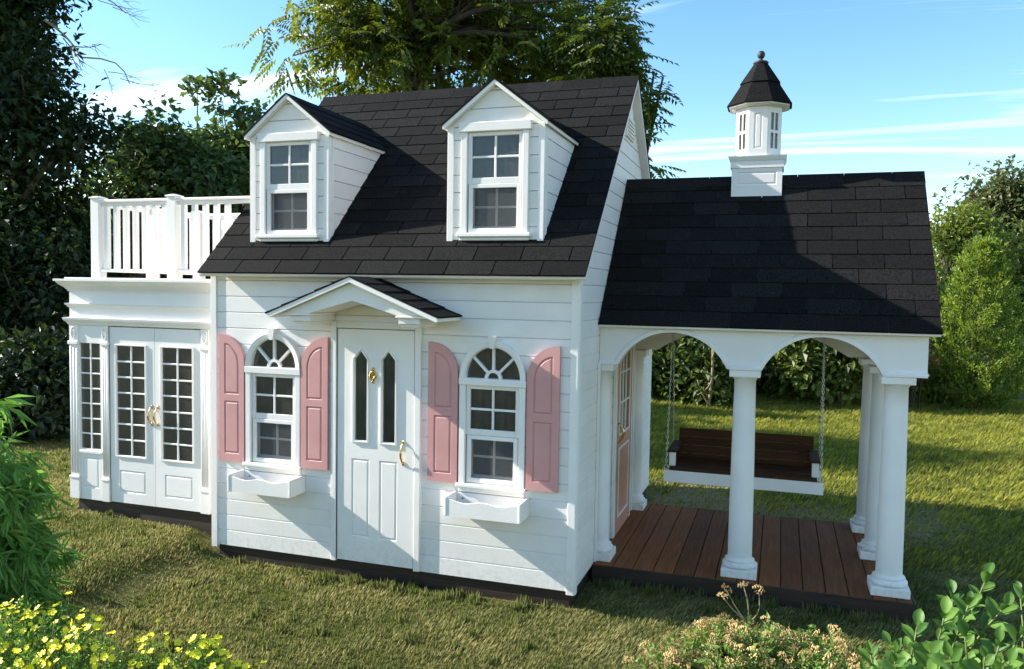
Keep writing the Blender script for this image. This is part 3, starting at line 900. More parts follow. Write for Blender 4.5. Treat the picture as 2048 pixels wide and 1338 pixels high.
# ---- dormers
for di, (d0, d1) in enumerate(DORM):
    dm = empty('dormer', ((d0 + d1) / 2, .085, 1.765), parent=house)
    YF = .085; ZB = 1.768; ZE = 2.385; ZA = 2.612; cx = (d0 + d1) / 2
    ck = .018
    # front: corner boards, siding between, gable boards
    for x0, x1 in ((d0, d0 + .034), (d1 - .034, d1)):
        B().box(x0, x1, YF - .006, YF + .03, ZB, ZE + .005, .002).build('corner_board', 'white', dm)
    wx0, wx1 = cx - .188, cx + .188
    z = ZB
    while z < ZE - .001:
        z1 = min(z + .0917, ZE)
        for xa, xb in ((d0 + .0345, wx0 + .008), (wx1 - .008, d1 - .0345)):
            bb = B(); board(bb, (z, z1 - .0017), lambda q: xa, lambda q: xb, FRONT(YF + .012), t=.010); bb.build('siding_board', 'white', dm)
        if z < ZB + .02:
            bb = B(); board(bb, (z, z + .0600), lambda q: wx0 + .0085, lambda q: wx1 - .0085, FRONT(YF + .012), t=.010, cham=.001); bb.build('siding_board', 'white', dm)
        z = z1
    gsl = (ZA - ZE) / ((d1 - d0) / 2 + .02)
    z = ZE
    while z < ZA - .04:
        z1 = min(z + .0917, ZA - .026)
        hwz = lambda q: max(0.002, (ZA - .022 - q) / gsl)
        bb = B(); board(bb, (z, z1 - .0017), lambda q: cx - min((d1 - d0) / 2, hwz(q)), lambda q: cx + min((d1 - d0) / 2, hwz(q)), FRONT(YF + .012), t=.010); bb.build('siding_board', 'white', dm)
        z = z1
    # cheeks: siding boards that run back until they meet the roof
    for sx, xf in ((1, d1), (-1, d0)):
        z = ZB
        while z < ZE - .001:
            z1 = min(z + .0917, ZE + .002)
            bb = B()
            mp = (lambda a, c, d: (xf - .012 + d, a, c)) if sx > 0 else (lambda a, c, d: (xf + .012 - d, a, c))
            board(bb, (z, z1 - .0017), lambda q: YF + .031, lambda q: (q - 1.696) / RS + .012, mp, t=.012)
            bb.build('siding_board', 'white', dm)
            z = z1
        B().box(*sorted((xf - sx * .02, xf + sx * .003)), YF + .0302, YF + .05, ZB + .02, ZE, .001).build('corner_board', 'white', dm)
    # roof
    hwr = (d1 - d0) / 2 + .02
    bb = B()
    yf = YF - .032
    bb.prism([(cx - hwr, ZE - .012), (cx - hwr, ZE + .004), (cx, ZA), (cx + hwr, ZE + .004), (cx + hwr, ZE - .012), (cx + hwr - .006, ZE - .014), (cx, ZA - .021), (cx - hwr + .006, ZE - .014)], lambda a, c, d: (a, d, c), yf, 1.0)
    bb.build('roof_deck', 'white', dm)
    dl = math.hypot(hwr, ZA - ZE - .004)
    yend = 1.0
    skipd = lambda a, l: False
    def sk_left(a, l):
        y = yend - a; zz = ZE + l / dl * (ZA - ZE); return zz < roofz(y) - .06
    def sk_right(a, l):
        y = yf + a; zz = ZE + l / dl * (ZA - ZE); return zz < roofz(y) - .06
    shingles(dm, (cx - hwr - .006, yend, ZE + .002), (0, -1, 0), (hwr, 0, ZA - ZE - .004), yend - yf + .006, dl + .010, expo=.1, tab=.2, skip=sk_left)
    shingles(dm, (cx + hwr + .006, yf - .006, ZE + .002), (0, 1, 0), (-hwr, 0, ZA - ZE - .004), yend - yf + .006, dl + .010, expo=.1, tab=.2, skip=sk_right)
    # window
    zs0, zs1 = 1.826, 2.352
    for sx in (-1, 1):
        xa, xb = sorted((cx + sx * .187, cx + sx * .153))
        B().box(xa, xb, YF - .016, YF + .04, zs0 + .0005, zs1, .003).build('casing', 'white', dm)
    B().box(cx - .200, cx + .200, YF - .022, YF + .04, zs1 + .0005, ZE + .018, .004).build('head_casing', 'white', dm)
    B().box(cx - .205, cx + .205, YF - .034, YF + .04, zs0 - .022, zs0, .004).build('sill', 'white', dm)
    B().box(cx - .192, cx + .192, YF - .018, YF + .0015, zs0 - .040, zs0 - .0225, .004).build('apron', 'white', dm)
    double_hung(dm, cx, .152, zs0 + .0008, zs1 - .0005, YF - .004)
    B().box(d0 + .03, d1 - .03, YF + .10, YF + .11, ZB + .10, ZE).build('dark_interior_sheet', 'dark_interior', dm)  # dark sheet in place of the dim interior behind the sashes

# ---- left wing
WX0, WY, WZ0 = -1.205, .120, .130
wing = empty('wing', (-.6, .7, 0.05), parent=house)
WYB = 1.34
B().box(WX0 + .03, -.006, WY + .02, WYB - .02, -.10, WZ0 - .0005, .004).build('base_skirt', 'skirt', wing)
b = B(); b.box(WX0 + .01, WX0 + .03, WY + .03, WYB, WZ0, 1.5); b.box(WX0 + .03, -.006, WYB - .03, WYB, WZ0, 1.5); b.box(WX0 + .03, -.006, WY + .032, WYB - .03, WZ0, WZ0 + .015); b.box(-.012, -.005, WY + .04, WYB - .03, WZ0, 1.5)
b.build('inner_wall', 'inside', wing)
B().box(WX0 - .0005, WX0 + .0095, WY + .002, WYB, WZ0, 1.5).build('side_wall', 'white', wing)
B().box(WX0 + .03, -.006, WYB + .0005, WYB + .012, WZ0, 1.5).build('back_wall', 'white', wing)
# front entablature band (flat boards) above the doors
B().box(WX0, -.006, WY - .004, WY + .03, 1.262, 1.50, .002).build('entablature_board', 'white', wing)

def sweep(b, path, prof):
    """moulding: profile (out, z) swept along a plan path with mitred corners; outward is to the right of travel"""
    n = len(path); rg = []
    for i in range(n):
        p = Vector(path[i])
        d1 = (Vector(path[i]) - Vector(path[i - 1])).normalized() if i > 0 else None
        d2 = (Vector(path[i + 1]) - Vector(path[i])).normalized() if i < n - 1 else None
        d1 = d1 or d2; d2 = d2 or d1
        n1 = Vector((d1.y, -d1.x)); n2 = Vector((d2.y, -d2.x))
        k = (n1 + n2) / (1 + n1.dot(n2))
        rg.append([(p.x + k.x * o, p.y + k.y * o, z) for o, z in prof])
    b.rings(rg, smooth=False)
wpath = [(WX0, WYB), (WX0, WY - .004), (-.006, WY - .004)]
bb = B(); sweep(bb, wpath, [(-.01, 1.478), (.006, 1.478), (.008, 1.488), (.014, 1.492), (.022, 1.504), (.038, 1.516), (.050, 1.530), (.056, 1.540), (.064, 1.543), (.064, 1.556), (-.01, 1.556)]); bb.build('crown_cornice', 'white', wing)
bb = B(); sweep(bb, wpath, [(.0005, 1.372), (.005, 1.374), (.010, 1.384), (.018, 1.390), (.020, 1.400), (.0005, 1.400)]); bb.build('picture_moulding', 'white', wing)
bb = B(); sweep(bb, wpath, [(.0005, 1.262), (.008, 1.264), (.012, 1.276), (.022, 1.286), (.028, 1.296), (.030, 1.308), (.0005, 1.310)]); bb.build('architrave_moulding', 'white', wing)
B().box(WX0 - .02, -.006, WY - .02, WYB + .03, 1.5565, 1.566).build('roof_terrace', 'white', wing)
# pilasters
for x0, x1 in ((WX0 - .001, -1.135), (-.940, -.889), (-.176, -.118)):
    p = empty('pilaster', ((x0 + x1) / 2, WY, WZ0), parent=wing)
    B().box(x0, x1, WY - .008, WY + .03, WZ0, 1.2615, .002).build('shaft', 'white', p)
    nf = 3
    for q in range(nf):
        xx = x0 + (x1 - x0) * (q + .5) / nf
        bb = B(); bb.rings([[(xx + .0065 * math.cos(math.pi * k / 5), WY - .0082 - .0022 * math.sin(math.pi * k / 5), z) for k in range(6)] for z in (.30, 1.12)], closed=True, smooth=True); bb.build('flute', 'white', p)
    B().box(x0 - .008, x1 + .006, WY - .018, WY - .0005, 1.134, 1.158, .004).build('capital', 'white', p)
    B().box(x0 - .004, x1 + .004, WY - .014, WY - .0005, WZ0 + .0005, .262, .002).build('plinth', 'white', p)
    B().box(x0 - .007, x1 + .006, WY - .018, WY - .0005, .2625, .280, .004).build('plinth_moulding', 'white', p)
    cxp = (x0 + x1) / 2
    bb = B(); bb.tube([(cxp + .015 * math.cos(t), WY - .010, 1.210 + .036 * math.sin(t)) for t in np.linspace(0, 2 * math.pi, 21)], .0035, 6, cap=False)
    bb.tube([(cxp + .006 * math.cos(t), WY - .010, 1.212 + .014 * math.sin(t)) for t in np.linspace(0, 2 * math.pi, 13)], .003, 6, cap=False)
    bb.build('rosette', 'white', p)
# sidelight
sl = empty('sidelight', (-1.04, WY, WZ0), parent=wing)
bb = B(); panel_slab(bb, rect(-1.1345, -.9405, WZ0, 1.2615), [rect(-1.112, -.980, .205, .405)], [rect(-1.125, -.962, .462, 1.146)], FRONT(WY + .03), .030, groove=.004)
bb.build('panel', 'white', sl)
lite_grid(sl, -1.125, -.962, .462, 1.146, 2, 7, WY + .003)
B().box(-1.134, -.945, WY - .010, WY - .0003, .432, .452, .003).build('sill', 'white', sl)
# french doors
for j, (x0, x1, gx0, gx1, hx) in enumerate(((-.885, -.533, -.830, -.606, -.553), (-.530, -.179, -.476, -.247, -.508))):
    fd = empty('french_door', ((x0 + x1) / 2, WY, WZ0), parent=wing)
    hole = rect(gx0, gx1, .440, 1.138)
    bb = B(); panel_slab(bb, rect(x0, x1, .134, 1.256), [rect(gx0 + .015, gx1 - .002, .200, .345)], [hole], FRONT(WY + .024), .022, groove=.006)
    bb.build('door_leaf', 'white', fd)
    bb = B(); bead(bb, hole, FRONT(WY + .024), .022, w=.012, h=.008); bb.build('glazing_bead', 'white', fd)
    lite_grid(fd, gx0, gx1, .440, 1.138, 2, 7, WY + .003, mw=.011)
    pull(fd, hx, .655, .765, WY + .002, 'brass')
for xa, xb in ((-.8888, -.8858), (-.1782, -.1762)):
    B().box(xa, xb, WY - .001, WY + .012, .14, 1.255).build('piano_hinge', 'gap', wing)
B().box(-.117, -.006, WY + .002, WY + .03, WZ0, 1.2615).build('front_board', 'white', wing)
# terrace railing
rail = empty('terrace_railing', (-.6, .7, 1.566), parent=wing)
RY, RYB, RX = .255, 1.215, -1.098
ZT0, ZT1 = 1.5665, 2.080
def post(x, y):
    bb = B(); bb.box(x - .033, x + .033, y - .033, y + .033, ZT0, ZT1, .002); bb.box(x - .041, x + .041, y - .041, y + .041, ZT1 + .0003, ZT1 + .009, .002)
    bb.rings([[(x - s, y - s, z), (x + s, y - s, z), (x + s, y + s, z), (x - s, y + s, z)] for s, z in ((.036, ZT1 + .0093), (.012, ZT1 + .017))], smooth=False)
    bb.build('post', 'white', rail)
for px, py in ((RX, RY), (-.488, RY), (RX, .735), (RX, RYB), (-.488, RYB), (-.04, RYB)): post(px, py)
def rails(x0, y0, x1, y1):
    if abs(x1 - x0) > abs(y1 - y0):
        B().box(x0, x1, y0 - .026, y0 + .026, 2.052, 2.072, .005).build('handrail', 'white', rail)
        B().box(x0, x1, y0 - .012, y0 + .012, 2.030, 2.0517, .002).build('upper_rail', 'white', rail)
        B().box(x0, x1, y0 - .020, y0 + .020, 1.606, 1.624, .003).build('lower_rail', 'white', rail)
    else:
        B().box(x0 - .026, x0 + .026, y0, y1, 2.052, 2.072, .005).build('handrail', 'white', rail)
        B().box(x0 - .012, x0 + .012, y0, y1, 2.030, 2.0517, .002).build('upper_rail', 'white', rail)
        B().box(x0 - .020, x0 + .020, y0, y1, 1.606, 1.624, .003).build('lower_rail', 'white', rail)
    L = max(abs(x1 - x0), abs(y1 - y0)); n = round(L / .0815)
    for q in range(n):
        t = (q + .5) / n
        x, y = x0 + (x1 - x0) * t, y0 + (y1 - y0) * t
        if x > -.05 and y < 1: continue
        B().box(x - .015, x + .015, y - .015, y + .015, 1.6243, 2.0298, .002).build('baluster', 'white', rail)
rails(RX + .0335, RY, -.488 - .0335, RY); rails(-.488 + .0335, RY, .12, RY)
rails(RX, RY + .0335, RX, .735 - .0335); rails(RX, .735 + .0335, RX, RYB - .0335)
rails(RX + .0335, RYB, -.488 - .0335, RYB); rails(-.488 + .0335, RYB, -.04 - .0335, RYB)

# ---- porch
porch = empty('porch', (3.0, 1.14, -.06), parent=house)
PFX0, PFX1 = W + .002, 3.852
DKZ = .010
deck = empty('deck', (3.0, 1.1, -.06), parent=house)
x = 2.204
while x < 3.80:
    x1 = min(x + .1105, 3.826)
    w = x1 - x
    B().box(x + .0022, x1 - .0022, .432, 1.835, DKZ - .022, DKZ + random.uniform(-.0008, .0008), .003).build('plank', 'deck', deck)
    x = x1
bb = B(); bb.box(2.200, 3.830, .420, .4315, -.150, DKZ - .001, .003); bb.build('rim_board', 'skirt', deck)
B().box(3.8265, 3.838, .432, 1.85, -.150, DKZ - .002, .003).build('rim_board', 'skirt', deck)
B().box(2.200, 3.826, 1.8355, 1.85, -.150, DKZ - .002, .003).build('rim_board', 'skirt', deck)
# columns
CAPZ = 1.127
def column(cx, cy, kind='round'):
    c = empty('column', (cx, cy, DKZ), parent=porch)
    B().box(cx - .092, cx + .092, cy - .092, cy + .092, DKZ + .001, DKZ + .046, .003).build('plinth', 'white', c)
    z = DKZ + .0462
    prof = [(.080, z), (.089, z + .006), (.090, z + .016), (.085, z + .024), (.075, z + .027), (.073, z + .031), (.078, z + .035), (.078, z + .040), (.066, z + .046), (.0635, z + .056)]
    prof += [(.0635 - .008 * t ** 1.6, z + .056 + (CAPZ - .058 - z - .056) * t) for t in np.linspace(0.02, 1, 10)]
    prof += [(.060, CAPZ - .056), (.060, CAPZ - .050), (.066, CAPZ - .047), (.074, CAPZ - .040)]
    bb = B(); bb.lathe(cx, cy, prof, 40); bb.build('shaft', 'white', c)
    B().box(cx - .079, cx + .079, cy - .079, cy + .079, CAPZ - .0395, CAPZ - .001, .003).build('capital', 'white', c)
COLS = [(2.985, .566), (3.724, .566), (3.724, 1.150), (3.724, 1.700)]
for q in COLS: column(*q)
def half_column(cx, cy):
    """engaged column against the side wall"""
    c = empty('engaged_column', (cx, cy, DKZ), parent=porch)
    x0 = W + .003
    B().box(x0, x0 + .088, cy - .085, cy + .085, DKZ + .001, DKZ + .046, .003).build('plinth', 'white', c)
    z = DKZ + .0462
    prof = [(.080, z), (.086, z + .008), (.086, z + .020), (.074, z + .027), (.076, z + .038), (.064, z + .046), (.060, z + .056)]
    prof += [(.060 - .006 * t ** 1.6, z + .056 + (CAPZ - .058 - z - .056) * t) for t in np.linspace(0.02, 1, 8)]
    prof += [(.059, CAPZ - .056), (.059, CAPZ - .050), (.066, CAPZ - .047), (.072, CAPZ - .040)]
    bb = B()
    bb.rings([[(x0 + r * math.sin(math.pi * k / 16), cy - r * math.cos(math.pi * k / 16), zz) for k in range(17)] for r, zz in prof])
    bb.build('shaft', 'white', c)
    B().box(x0, x0 + .080, cy - .079, cy + .079, CAPZ - .0395, CAPZ - .001, .003).build('capital', 'white', c)
    B().box(x0 - .0022, x0 + .012, cy - .105, cy - .0855, DKZ + .001, CAPZ, .002).build('backing_strip', 'white', c)
    B().box(x0 - .0022, x0 + .012, cy + .0855, cy + .105, DKZ + .001, CAPZ, .002).build('backing_strip', 'white', c)
half_column(W, .566); half_column(W, 1.700)
# arcade beams
def seg_arc(c, hw, rise, z0, n=24):
    R = (hw * hw + rise * rise) / (2 * rise); zc_ = z0 + rise - R
    a = math.asin(min(1, hw / R)); 
    if rise > hw: a = math.pi - a
    return [(c + R * math.sin(-a + 2 * a * k / n), zc_ + R * math.cos(-a + 2 * a * k / n)) for k in range(n + 1)]
def arcade(name, mp, a0, a1, arches, z0, z1, th, ledge):
    e = empty(name, mp((a0 + a1) / 2, z0, 0), parent=porch)
    poly = [(a0, z0)]
    for c, hw, rise in arches: poly += seg_arc(c, hw, rise, z0)
    poly += [(a1, z0), (a1, z1), (a0, z1)]
    bb = B(); bb.prism(poly, mp, -th, 0); bb.build('beam', 'white', e)
    for c, hw, rise in arches:
        i1 = seg_arc(c, hw, rise, z0 + .0005); o1 = seg_arc(c, hw + .030, rise + .026, z0 + .0005)
        bb = B(); bb.rings([[mp(*i1[k], .0003), mp(*i1[k], .012), mp(i1[k][0] * .35 + o1[k][0] * .65, i1[k][1] * .35 + o1[k][1] * .65, .012), mp(*o1[k], .006), mp(*o1[k], .0003)] for k in range(len(i1))], smooth=False)
        bb.build('arch_moulding', 'white', e)
    xs = [a0] + [v for c, hw, _ in arches for v in (c - hw, c + hw)] + [a1]
    for k in range(0, len(xs), 2):
        bb = B()
        pr = [(0, z0 - .0006), (.020, z0 - .0006), (.020, z0 + .010), (.013, z0 + .016), (.010, z0 + .022), (0, z0 + .024)]
        l, r = xs[k] - (ledge if k else 0), xs[k + 1] + (ledge if k + 2 < len(xs) else 0)
        bb.rings([[mp(a, z, d) for d, z in pr] for a in (xs[k] + (.012 if k else 0), xs[k + 1] - (.012 if k + 2 < len(xs) else -0.0))], smooth=False)
        bb.build('impost_moulding', 'white', e)
ZF0, ZF1 = 1.1275, 1.352
arcade('front_arcade', FRONT(.500), PFX0, PFX1, [(2.6, .292, .185), (3.360, .290, .185)], ZF0, ZF1, .075, 0)
arcade('side_arcade', RIGHT(PFX1), .5755, 1.745, [(.858, .205, .150), (1.425, .195, .150)], ZF0, ZF1, .075, 0)
arcade('rear_arcade', lambda a, c, d: (a, 1.820 + d, c), PFX0, PFX1, [(2.96, .62, .185)], ZF0, ZF1, .075, 0)
# ceiling and gable end
B().box(PFX0, PFX1 - .002, .577, 1.744, 1.340, 1.350).build('ceiling', 'white', porch)
# ---- porch roof
proof = empty('porch_roof', (3.05, 1.2, 1.36), parent=house)
PRS = 1.157; PEY, PRY = .4514, 1.205
PEZ = 1.352; PRZ = PEZ + PRS * (PRY - PEY)
QX0, QX1 = W + .001, 3.898
bb = B()
bb.prism([(PEY, PEZ), (PRY, PRZ), (2 * PRY - PEY, PEZ), (2 * PRY - PEY, PEZ - .016), (2 * PRY - PEY - .012, PEZ - .020), (PRY, PRZ - .036), (PEY + .012, PEZ - .020), (PEY, PEZ - .016)], lambda a, c, d: (d, a, c), QX0, QX1)
bb.build('roof_deck', 'white', proof)
bb = B(); bb.prism([(PEY + .10, PEZ + .002), (2 * PRY - PEY - .10, PEZ + .002), (PRY, PRZ - .05)], RIGHT(PFX1 - .03), 0, .02); bb.build('gable_wall', 'white', proof)
pv = Vector((0, 1, PRS)).normalized(); PL = math.hypot(PRY - PEY, PRZ - PEZ)
shingles(proof, (QX0, PEY - .010 * pv.y, PEZ - .010 * pv.z), (1, 0, 0), pv, QX1 - QX0 + .005, PL + .010, expo=.107, tab=.2555, off0=.07)
bb = B(); slab(bb, (QX1 + .005, 2 * PRY - PEY + .006, PEZ - .001), (-1, 0, 0), QX1 - QX0 + .005, Vector((0, -1, PRS)), PL + .008, .005); bb.build('rear_shingles', 'shingle', proof)
x = QX0
while x < QX1 - .01:
    w = min(.2555, QX1 + .005 - x)
    bb = B(); bb.prism([(PRY - .06, PRZ - .06 * PRS + .014), (PRY, PRZ + .017), (PRY + .06, PRZ - .06 * PRS + .014), (PRY + .06, PRZ - .06 * PRS + .008), (PRY, PRZ + .010), (PRY - .06, PRZ - .06 * PRS + .008)], lambda a, c, d: (d, a, c), x + .001, x + w - .001)
    bb.build('ridge_shingle', 'shingle', proof); x += w
# ---- cupola
cup = empty('cupola', (2.993, 1.205, 2.15), parent=house)
CX, CY = 2.993, 1.205
zr_ = lambda y: PEZ + PRS * (PRY - PEY) - PRS * abs(y - PRY)
hb = .143; hy = .105
def facebox(b, hw, hy_, z0, z1): b.box(CX - hw, CX + hw, CY - hy_, CY + hy_, z0, z1, .003)
bb = B()
bb.prism([(CY - hy, zr_(CY - hy) + .006), (CY, PRZ + .006), (CY + hy, zr_(CY + hy) + .006), (CY + hy, 2.272), (CY - hy, 2.272)], lambda a, c, d: (d, a, c), CX - hb + .010, CX + hb - .010)
bb.build('base_core', 'white', cup)
bb = B(); panel_slab(bb, rect(CX - hb, CX + hb, zr_(CY - hy) - .006, 2.2715), [rect(CX - hb + .030, CX + hb - .030, 2.170, 2.250)], [], FRONT(CY - hy - .0005), .010, groove=.004); bb.build('base_panel', 'white', cup)
bb = B(); panel_slab(bb, rect(CX - hb, CX + hb, zr_(CY - hy) - .006, 2.2715), [rect(CX - hb + .030, CX + hb - .030, 2.170, 2.250)], [], lambda a, c, d: (a, CY + hy + .0005 + d, c), .010, groove=.004); bb.build('base_panel', 'white', cup)
for sx in (-1, 1):
    bb = B(); bb.prism([(CY - hy, zr_(CY - hy) + .004), (CY, PRZ + .02), (CY + hy, zr_(CY + hy) + .004), (CY + hy, 2.2715), (CY - hy, 2.2715)], (lambda a, c, d: (CX + sx * (hb - .0095 + d), a, c)), 0, .0095); bb.build('base_side', 'white', cup)
path = [(CX - hb - .002, CY + hy + .012), (CX - hb - .002, CY - hy - .012), (CX + hb + .002, CY - hy - .012), (CX + hb + .002, CY + hy + .012), (CX - hb - .002, CY + hy + .012)]
bb = B()
hw1, hy1 = hb + .002, hy + .012
rg = []
for o, z in ((.0, 2.2722), (.006, 2.2722), (.006, 2.310), (.011, 2.316), (.018, 2.330), (.021, 2.340), (-.03, 2.3405)):
    rg.append([(CX - hw1 - o, CY - hy1 - o, z), (CX + hw1 + o, CY - hy1 - o, z), (CX + hw1 + o, CY + hy1 + o, z), (CX - hw1 - o, CY + hy1 + o, z)])
bb.rings(rg, smooth=False); bb.build('base_cornice', 'white', cup)
AP = .129                                       # apothem of the octagonal lantern
side = 2 * AP * math.tan(math.pi / 8)
for k in range(8):
    th = -math.pi / 2 + k * math.pi / 4
    nrm = Vector((math.cos(th), math.sin(th), 0)); tng = Vector((-nrm.y, nrm.x, 0))
    mpk = lambda a, c, d, nrm=nrm, tng=tng: tuple(Vector((CX, CY, c)) + nrm * (AP - .012 + d) + tng * a)
    bb = B(); h = side / 2 - .0006
    if k % 2 == 0:
        panel_slab(bb, rect(-h, h, 2.341, 2.628), [rect(-.024, .024, 2.382, 2.588)], [], mpk, .012, groove=.004, gw=.006, rw=.013)
        bb.build('lantern_panel', 'white', cup)
    else:
        hs = [rect(-.028, -.004, 2.385, 2.475), rect(.004, .028, 2.385, 2.475), rect(-.028, -.004, 2.492, 2.592), rect(.004, .028, 2.492, 2.592)]
        panel_slab(bb, rect(-h, h, 2.341, 2.628), [], hs, mpk, .012)
        bb.build('lantern_window', 'white', cup)
        for q in hs:
            b2 = B(); b2.add([mpk(a, c, .005) for a, c in q], [(0, 1, 2, 3)]); b2.build('pane', 'glass', cup)
def octo(r, z, rot=math.pi / 8): return [(CX + r * math.cos(rot + 2 * math.pi * k / 8), CY + r * math.sin(rot + 2 * math.pi * k / 8), z) for k in range(8)]
bb = B(); bb.rings([octo(.150, 2.6285), octo(.165, 2.6285), octo(.186, 2.636), octo(.186, 2.646), octo(.150, 2.652)], smooth=False); bb.build('eave_moulding', 'white', cup)
r0, r1, z0, z1 = .194, .034, 2.643, 2.905
for k in range(8):
    for lev, (t0, t1) in enumerate(((0, .52), (.50, 1.0))):
        a0 = math.pi / 8 + 2 * math.pi * k / 8; a1 = a0 + math.pi / 4
        def pt(a, t, lift):
            r = r0 + (r1 - r0) * t; return Vector((CX + (r + lift) * math.cos(a), CY + (r + lift) * math.sin(a), z0 + (z1 - z0) * t + lift * .5))
        l0, l1 = (.006, .002) if lev == 0 else (.010, .004)
        q = [pt(a0 + .004, t0, l0), pt(a1 - .004, t0, l0), pt(a1 - .004, t1, l1), pt(a0 + .004, t1, l1)]
        qi = [pt(a0 + .004, t0, -.002), pt(a1 - .004, t0, -.002), pt(a1 - .004, t1, -.002), pt(a0 + .004, t1, -.002)]
        bb = B(); bb.add(q + qi, [(0, 1, 2, 3), (7, 6, 5, 4), (0, 4, 5, 1), (1, 5, 6, 2), (2, 6, 7, 3), (3, 7, 4, 0)]); bb.build('shingle', 'shingle', cup)
bb = B(); bb.lathe(CX, CY, [(.02, 2.896), (.040, 2.900), (.046, 2.908), (.040, 2.916), (.022, 2.920), (.011, 2.926), (.010, 2.934), (.018, 2.940), (.0225, 2.952), (.022, 2.966), (.014, 2.977), (.003, 2.981)], 20); bb.build('finial', 'finial', cup)

# ---- porch door on the side wall
pd = empty('porch_door', (W, 1.2, .01), parent=house)
PD0, PD1 = .962, 1.436
mpr = RIGHT(W + .0035)
B().box(W + .001, W + .022, PD0 - .045, PD0 - .003, DKZ + .001, 1.330, .003).build('door_frame', 'white', pd)
B().box(W + .001, W + .022, PD1 + .003, PD1 + .045, DKZ + .001, 1.330, .003).build('door_frame', 'white', pd)
B().box(W + .001, W + .0215, PD0 - .0025, PD1 + .0025, 1.296, 1.330, .003).build('door_head', 'white', pd)
hole = rect(PD0 + .075, PD1 - .075, .640, 1.215)
bb = B(); panel_slab(bb, rect(PD0, PD1, DKZ + .004, 1.293), [rect(PD0 + .080, PD1 - .080, .12, .54)], [hole], mpr, .018, groove=.006)
bb.build('door_leaf', 'pink_warm_lit', pd)
bb = B(); bead(bb, hole, mpr, .018, w=.014, h=.006); bb.build('glazing_bead', 'white', pd)
bb = B(); bead(bb, rect(PD0 + .080, PD1 - .080, .12, .54), mpr, .0182, w=.012, h=.004); bb.build('panel_bead', 'white', pd)
dz = (1.215 - .640) / 3; dyy = (hole[1][0] - hole[0][0]) / 3
B().box(W + .0012, W + .0032, hole[0][0], hole[1][0], .640, 1.215).build('dark_interior_sheet', 'dark_interior', pd)  # dark panel in place of the dim room behind the panes
for i in range(3):
    for j in range(3):
        pane_obj(pd, hole[0][0] + i * dyy, hole[0][0] + (i + 1) * dyy, .640 + j * dz, .640 + (j + 1) * dz, W + .010, 'glass', 'side')
for i in (1, 2):
    B().box(W + .0115, W + .023, hole[0][0] + i * dyy - .006, hole[0][0] + i * dyy + .006, .640, 1.215, .002).build('muntin', 'white', pd)
    B().box(W + .0120, W + .022, hole[0][0], hole[1][0], .640 + i * dz - .006, .640 + i * dz + .006, .002).build('muntin', 'white', pd)
B().box(W + .0215, W + .0235, PD1 + .0005, PD1 + .0028, .03, 1.28).build('piano_hinge', 'gap', pd)
pull(pd, PD0 + .035, .60, .72, W + .0215, 'brass', 'side')

# ------------------------------------------------------------------ porch swing
sw = empty('porch_swing', (2.96, 1.18, DKZ), 'dark brown slatted bench swing with white frame hanging on chains in the porch', 'swing')
SX0, SX1 = 2.506, 3.419
B().box(SX0, SX1, 1.000, 1.022, .376, .448, .003).build('front_beam', 'white', sw)
B().box(SX0, SX1, 1.360, 1.382, .376, .440, .003).build('rear_beam', 'white', sw)
for x in (SX0 + .03, SX1 - .05): B().box(x, x + .02, 1.0225, 1.3595, .380, .440, .003).build('side_beam', 'white', sw)
for k in range(4): B().box(SX0 + .034, SX1 - .034, 1.004 + k * .087, 1.004 + k * .087 + .080, .4485, .466, .003).build('seat_slat', 'swingwood', sw)
bn = Vector((0, .24, 1)).normalized()
for k in range(4):
    z0 = .441 + k * .0525
    yb = lambda z: 1.348 + (z - .45) * .24
    bb = B(); h = .0513
    bb.add([(SX0 + .045, yb(z0), z0), (SX1 - .045, yb(z0), z0), (SX1 - .045, yb(z0 + h), z0 + h), (SX0 + .045, yb(z0 + h), z0 + h),
            (SX0 + .045, yb(z0) + .016, z0 - .003), (SX1 - .045, yb(z0) + .016, z0 - .003), (SX1 - .045, yb(z0 + h) + .016, z0 + h - .003), (SX0 + .045, yb(z0 + h) + .016, z0 + h - .003)],
           [(0, 1, 2, 3), (7, 6, 5, 4), (0, 4, 5, 1), (1, 5, 6, 2), (2, 6, 7, 3), (3, 7, 4, 0)])
    bb.build('back_slat', 'swingwood', sw)
for x in (SX0 + .10, (SX0 + SX1) / 2, SX1 - .13):
    bb = B(); yb = lambda z: 1.366 + (z - .45) * .24
    bb.rings([[(x, yb(z), z), (x + .03, yb(z), z), (x + .03, yb(z) + .018, z), (x, yb(z) + .018, z)] for z in (.441, .64)], smooth=False); bb.build('back_support', 'swingwood', sw)
for x in (SX0 + .026, SX1 - .026 - .038):
    B().box(x, x + .038, 1.045, 1.075, .4665, .552, .003).build('arm_post', 'white', sw)
    B().box(x - .012, x + .046, 1.030, 1.372, .5525, .570, .004).build('armrest', 'swingwood', sw)
    B().box(x, x + .036, 1.336, 1.345, .4665, .5523, .002).build('arm_support', 'swingwood', sw)
def chain(p0, p1):
    """steel chain: alternating oval links from p0 up to p1"""
    p0 = Vector(p0); p1 = Vector(p1); d = (p1 - p0); L = d.length; d.normalize()
    u = d.cross(Vector((0, 1, 0))).normalized(); w = d.cross(u)
    bb = B(); n = int(L / .0178)
    for k in range(n):
        c = p0 + d * (L * (k + .5) / n); s = u if k % 2 else w
        bb.tube([c + d * .0122 * math.sin(t) + s * .0047 * math.cos(t) for t in np.linspace(0, 2 * math.pi, 11)], .00145, 5, cap=False)
    bb.build('chain', 'steel', sw)
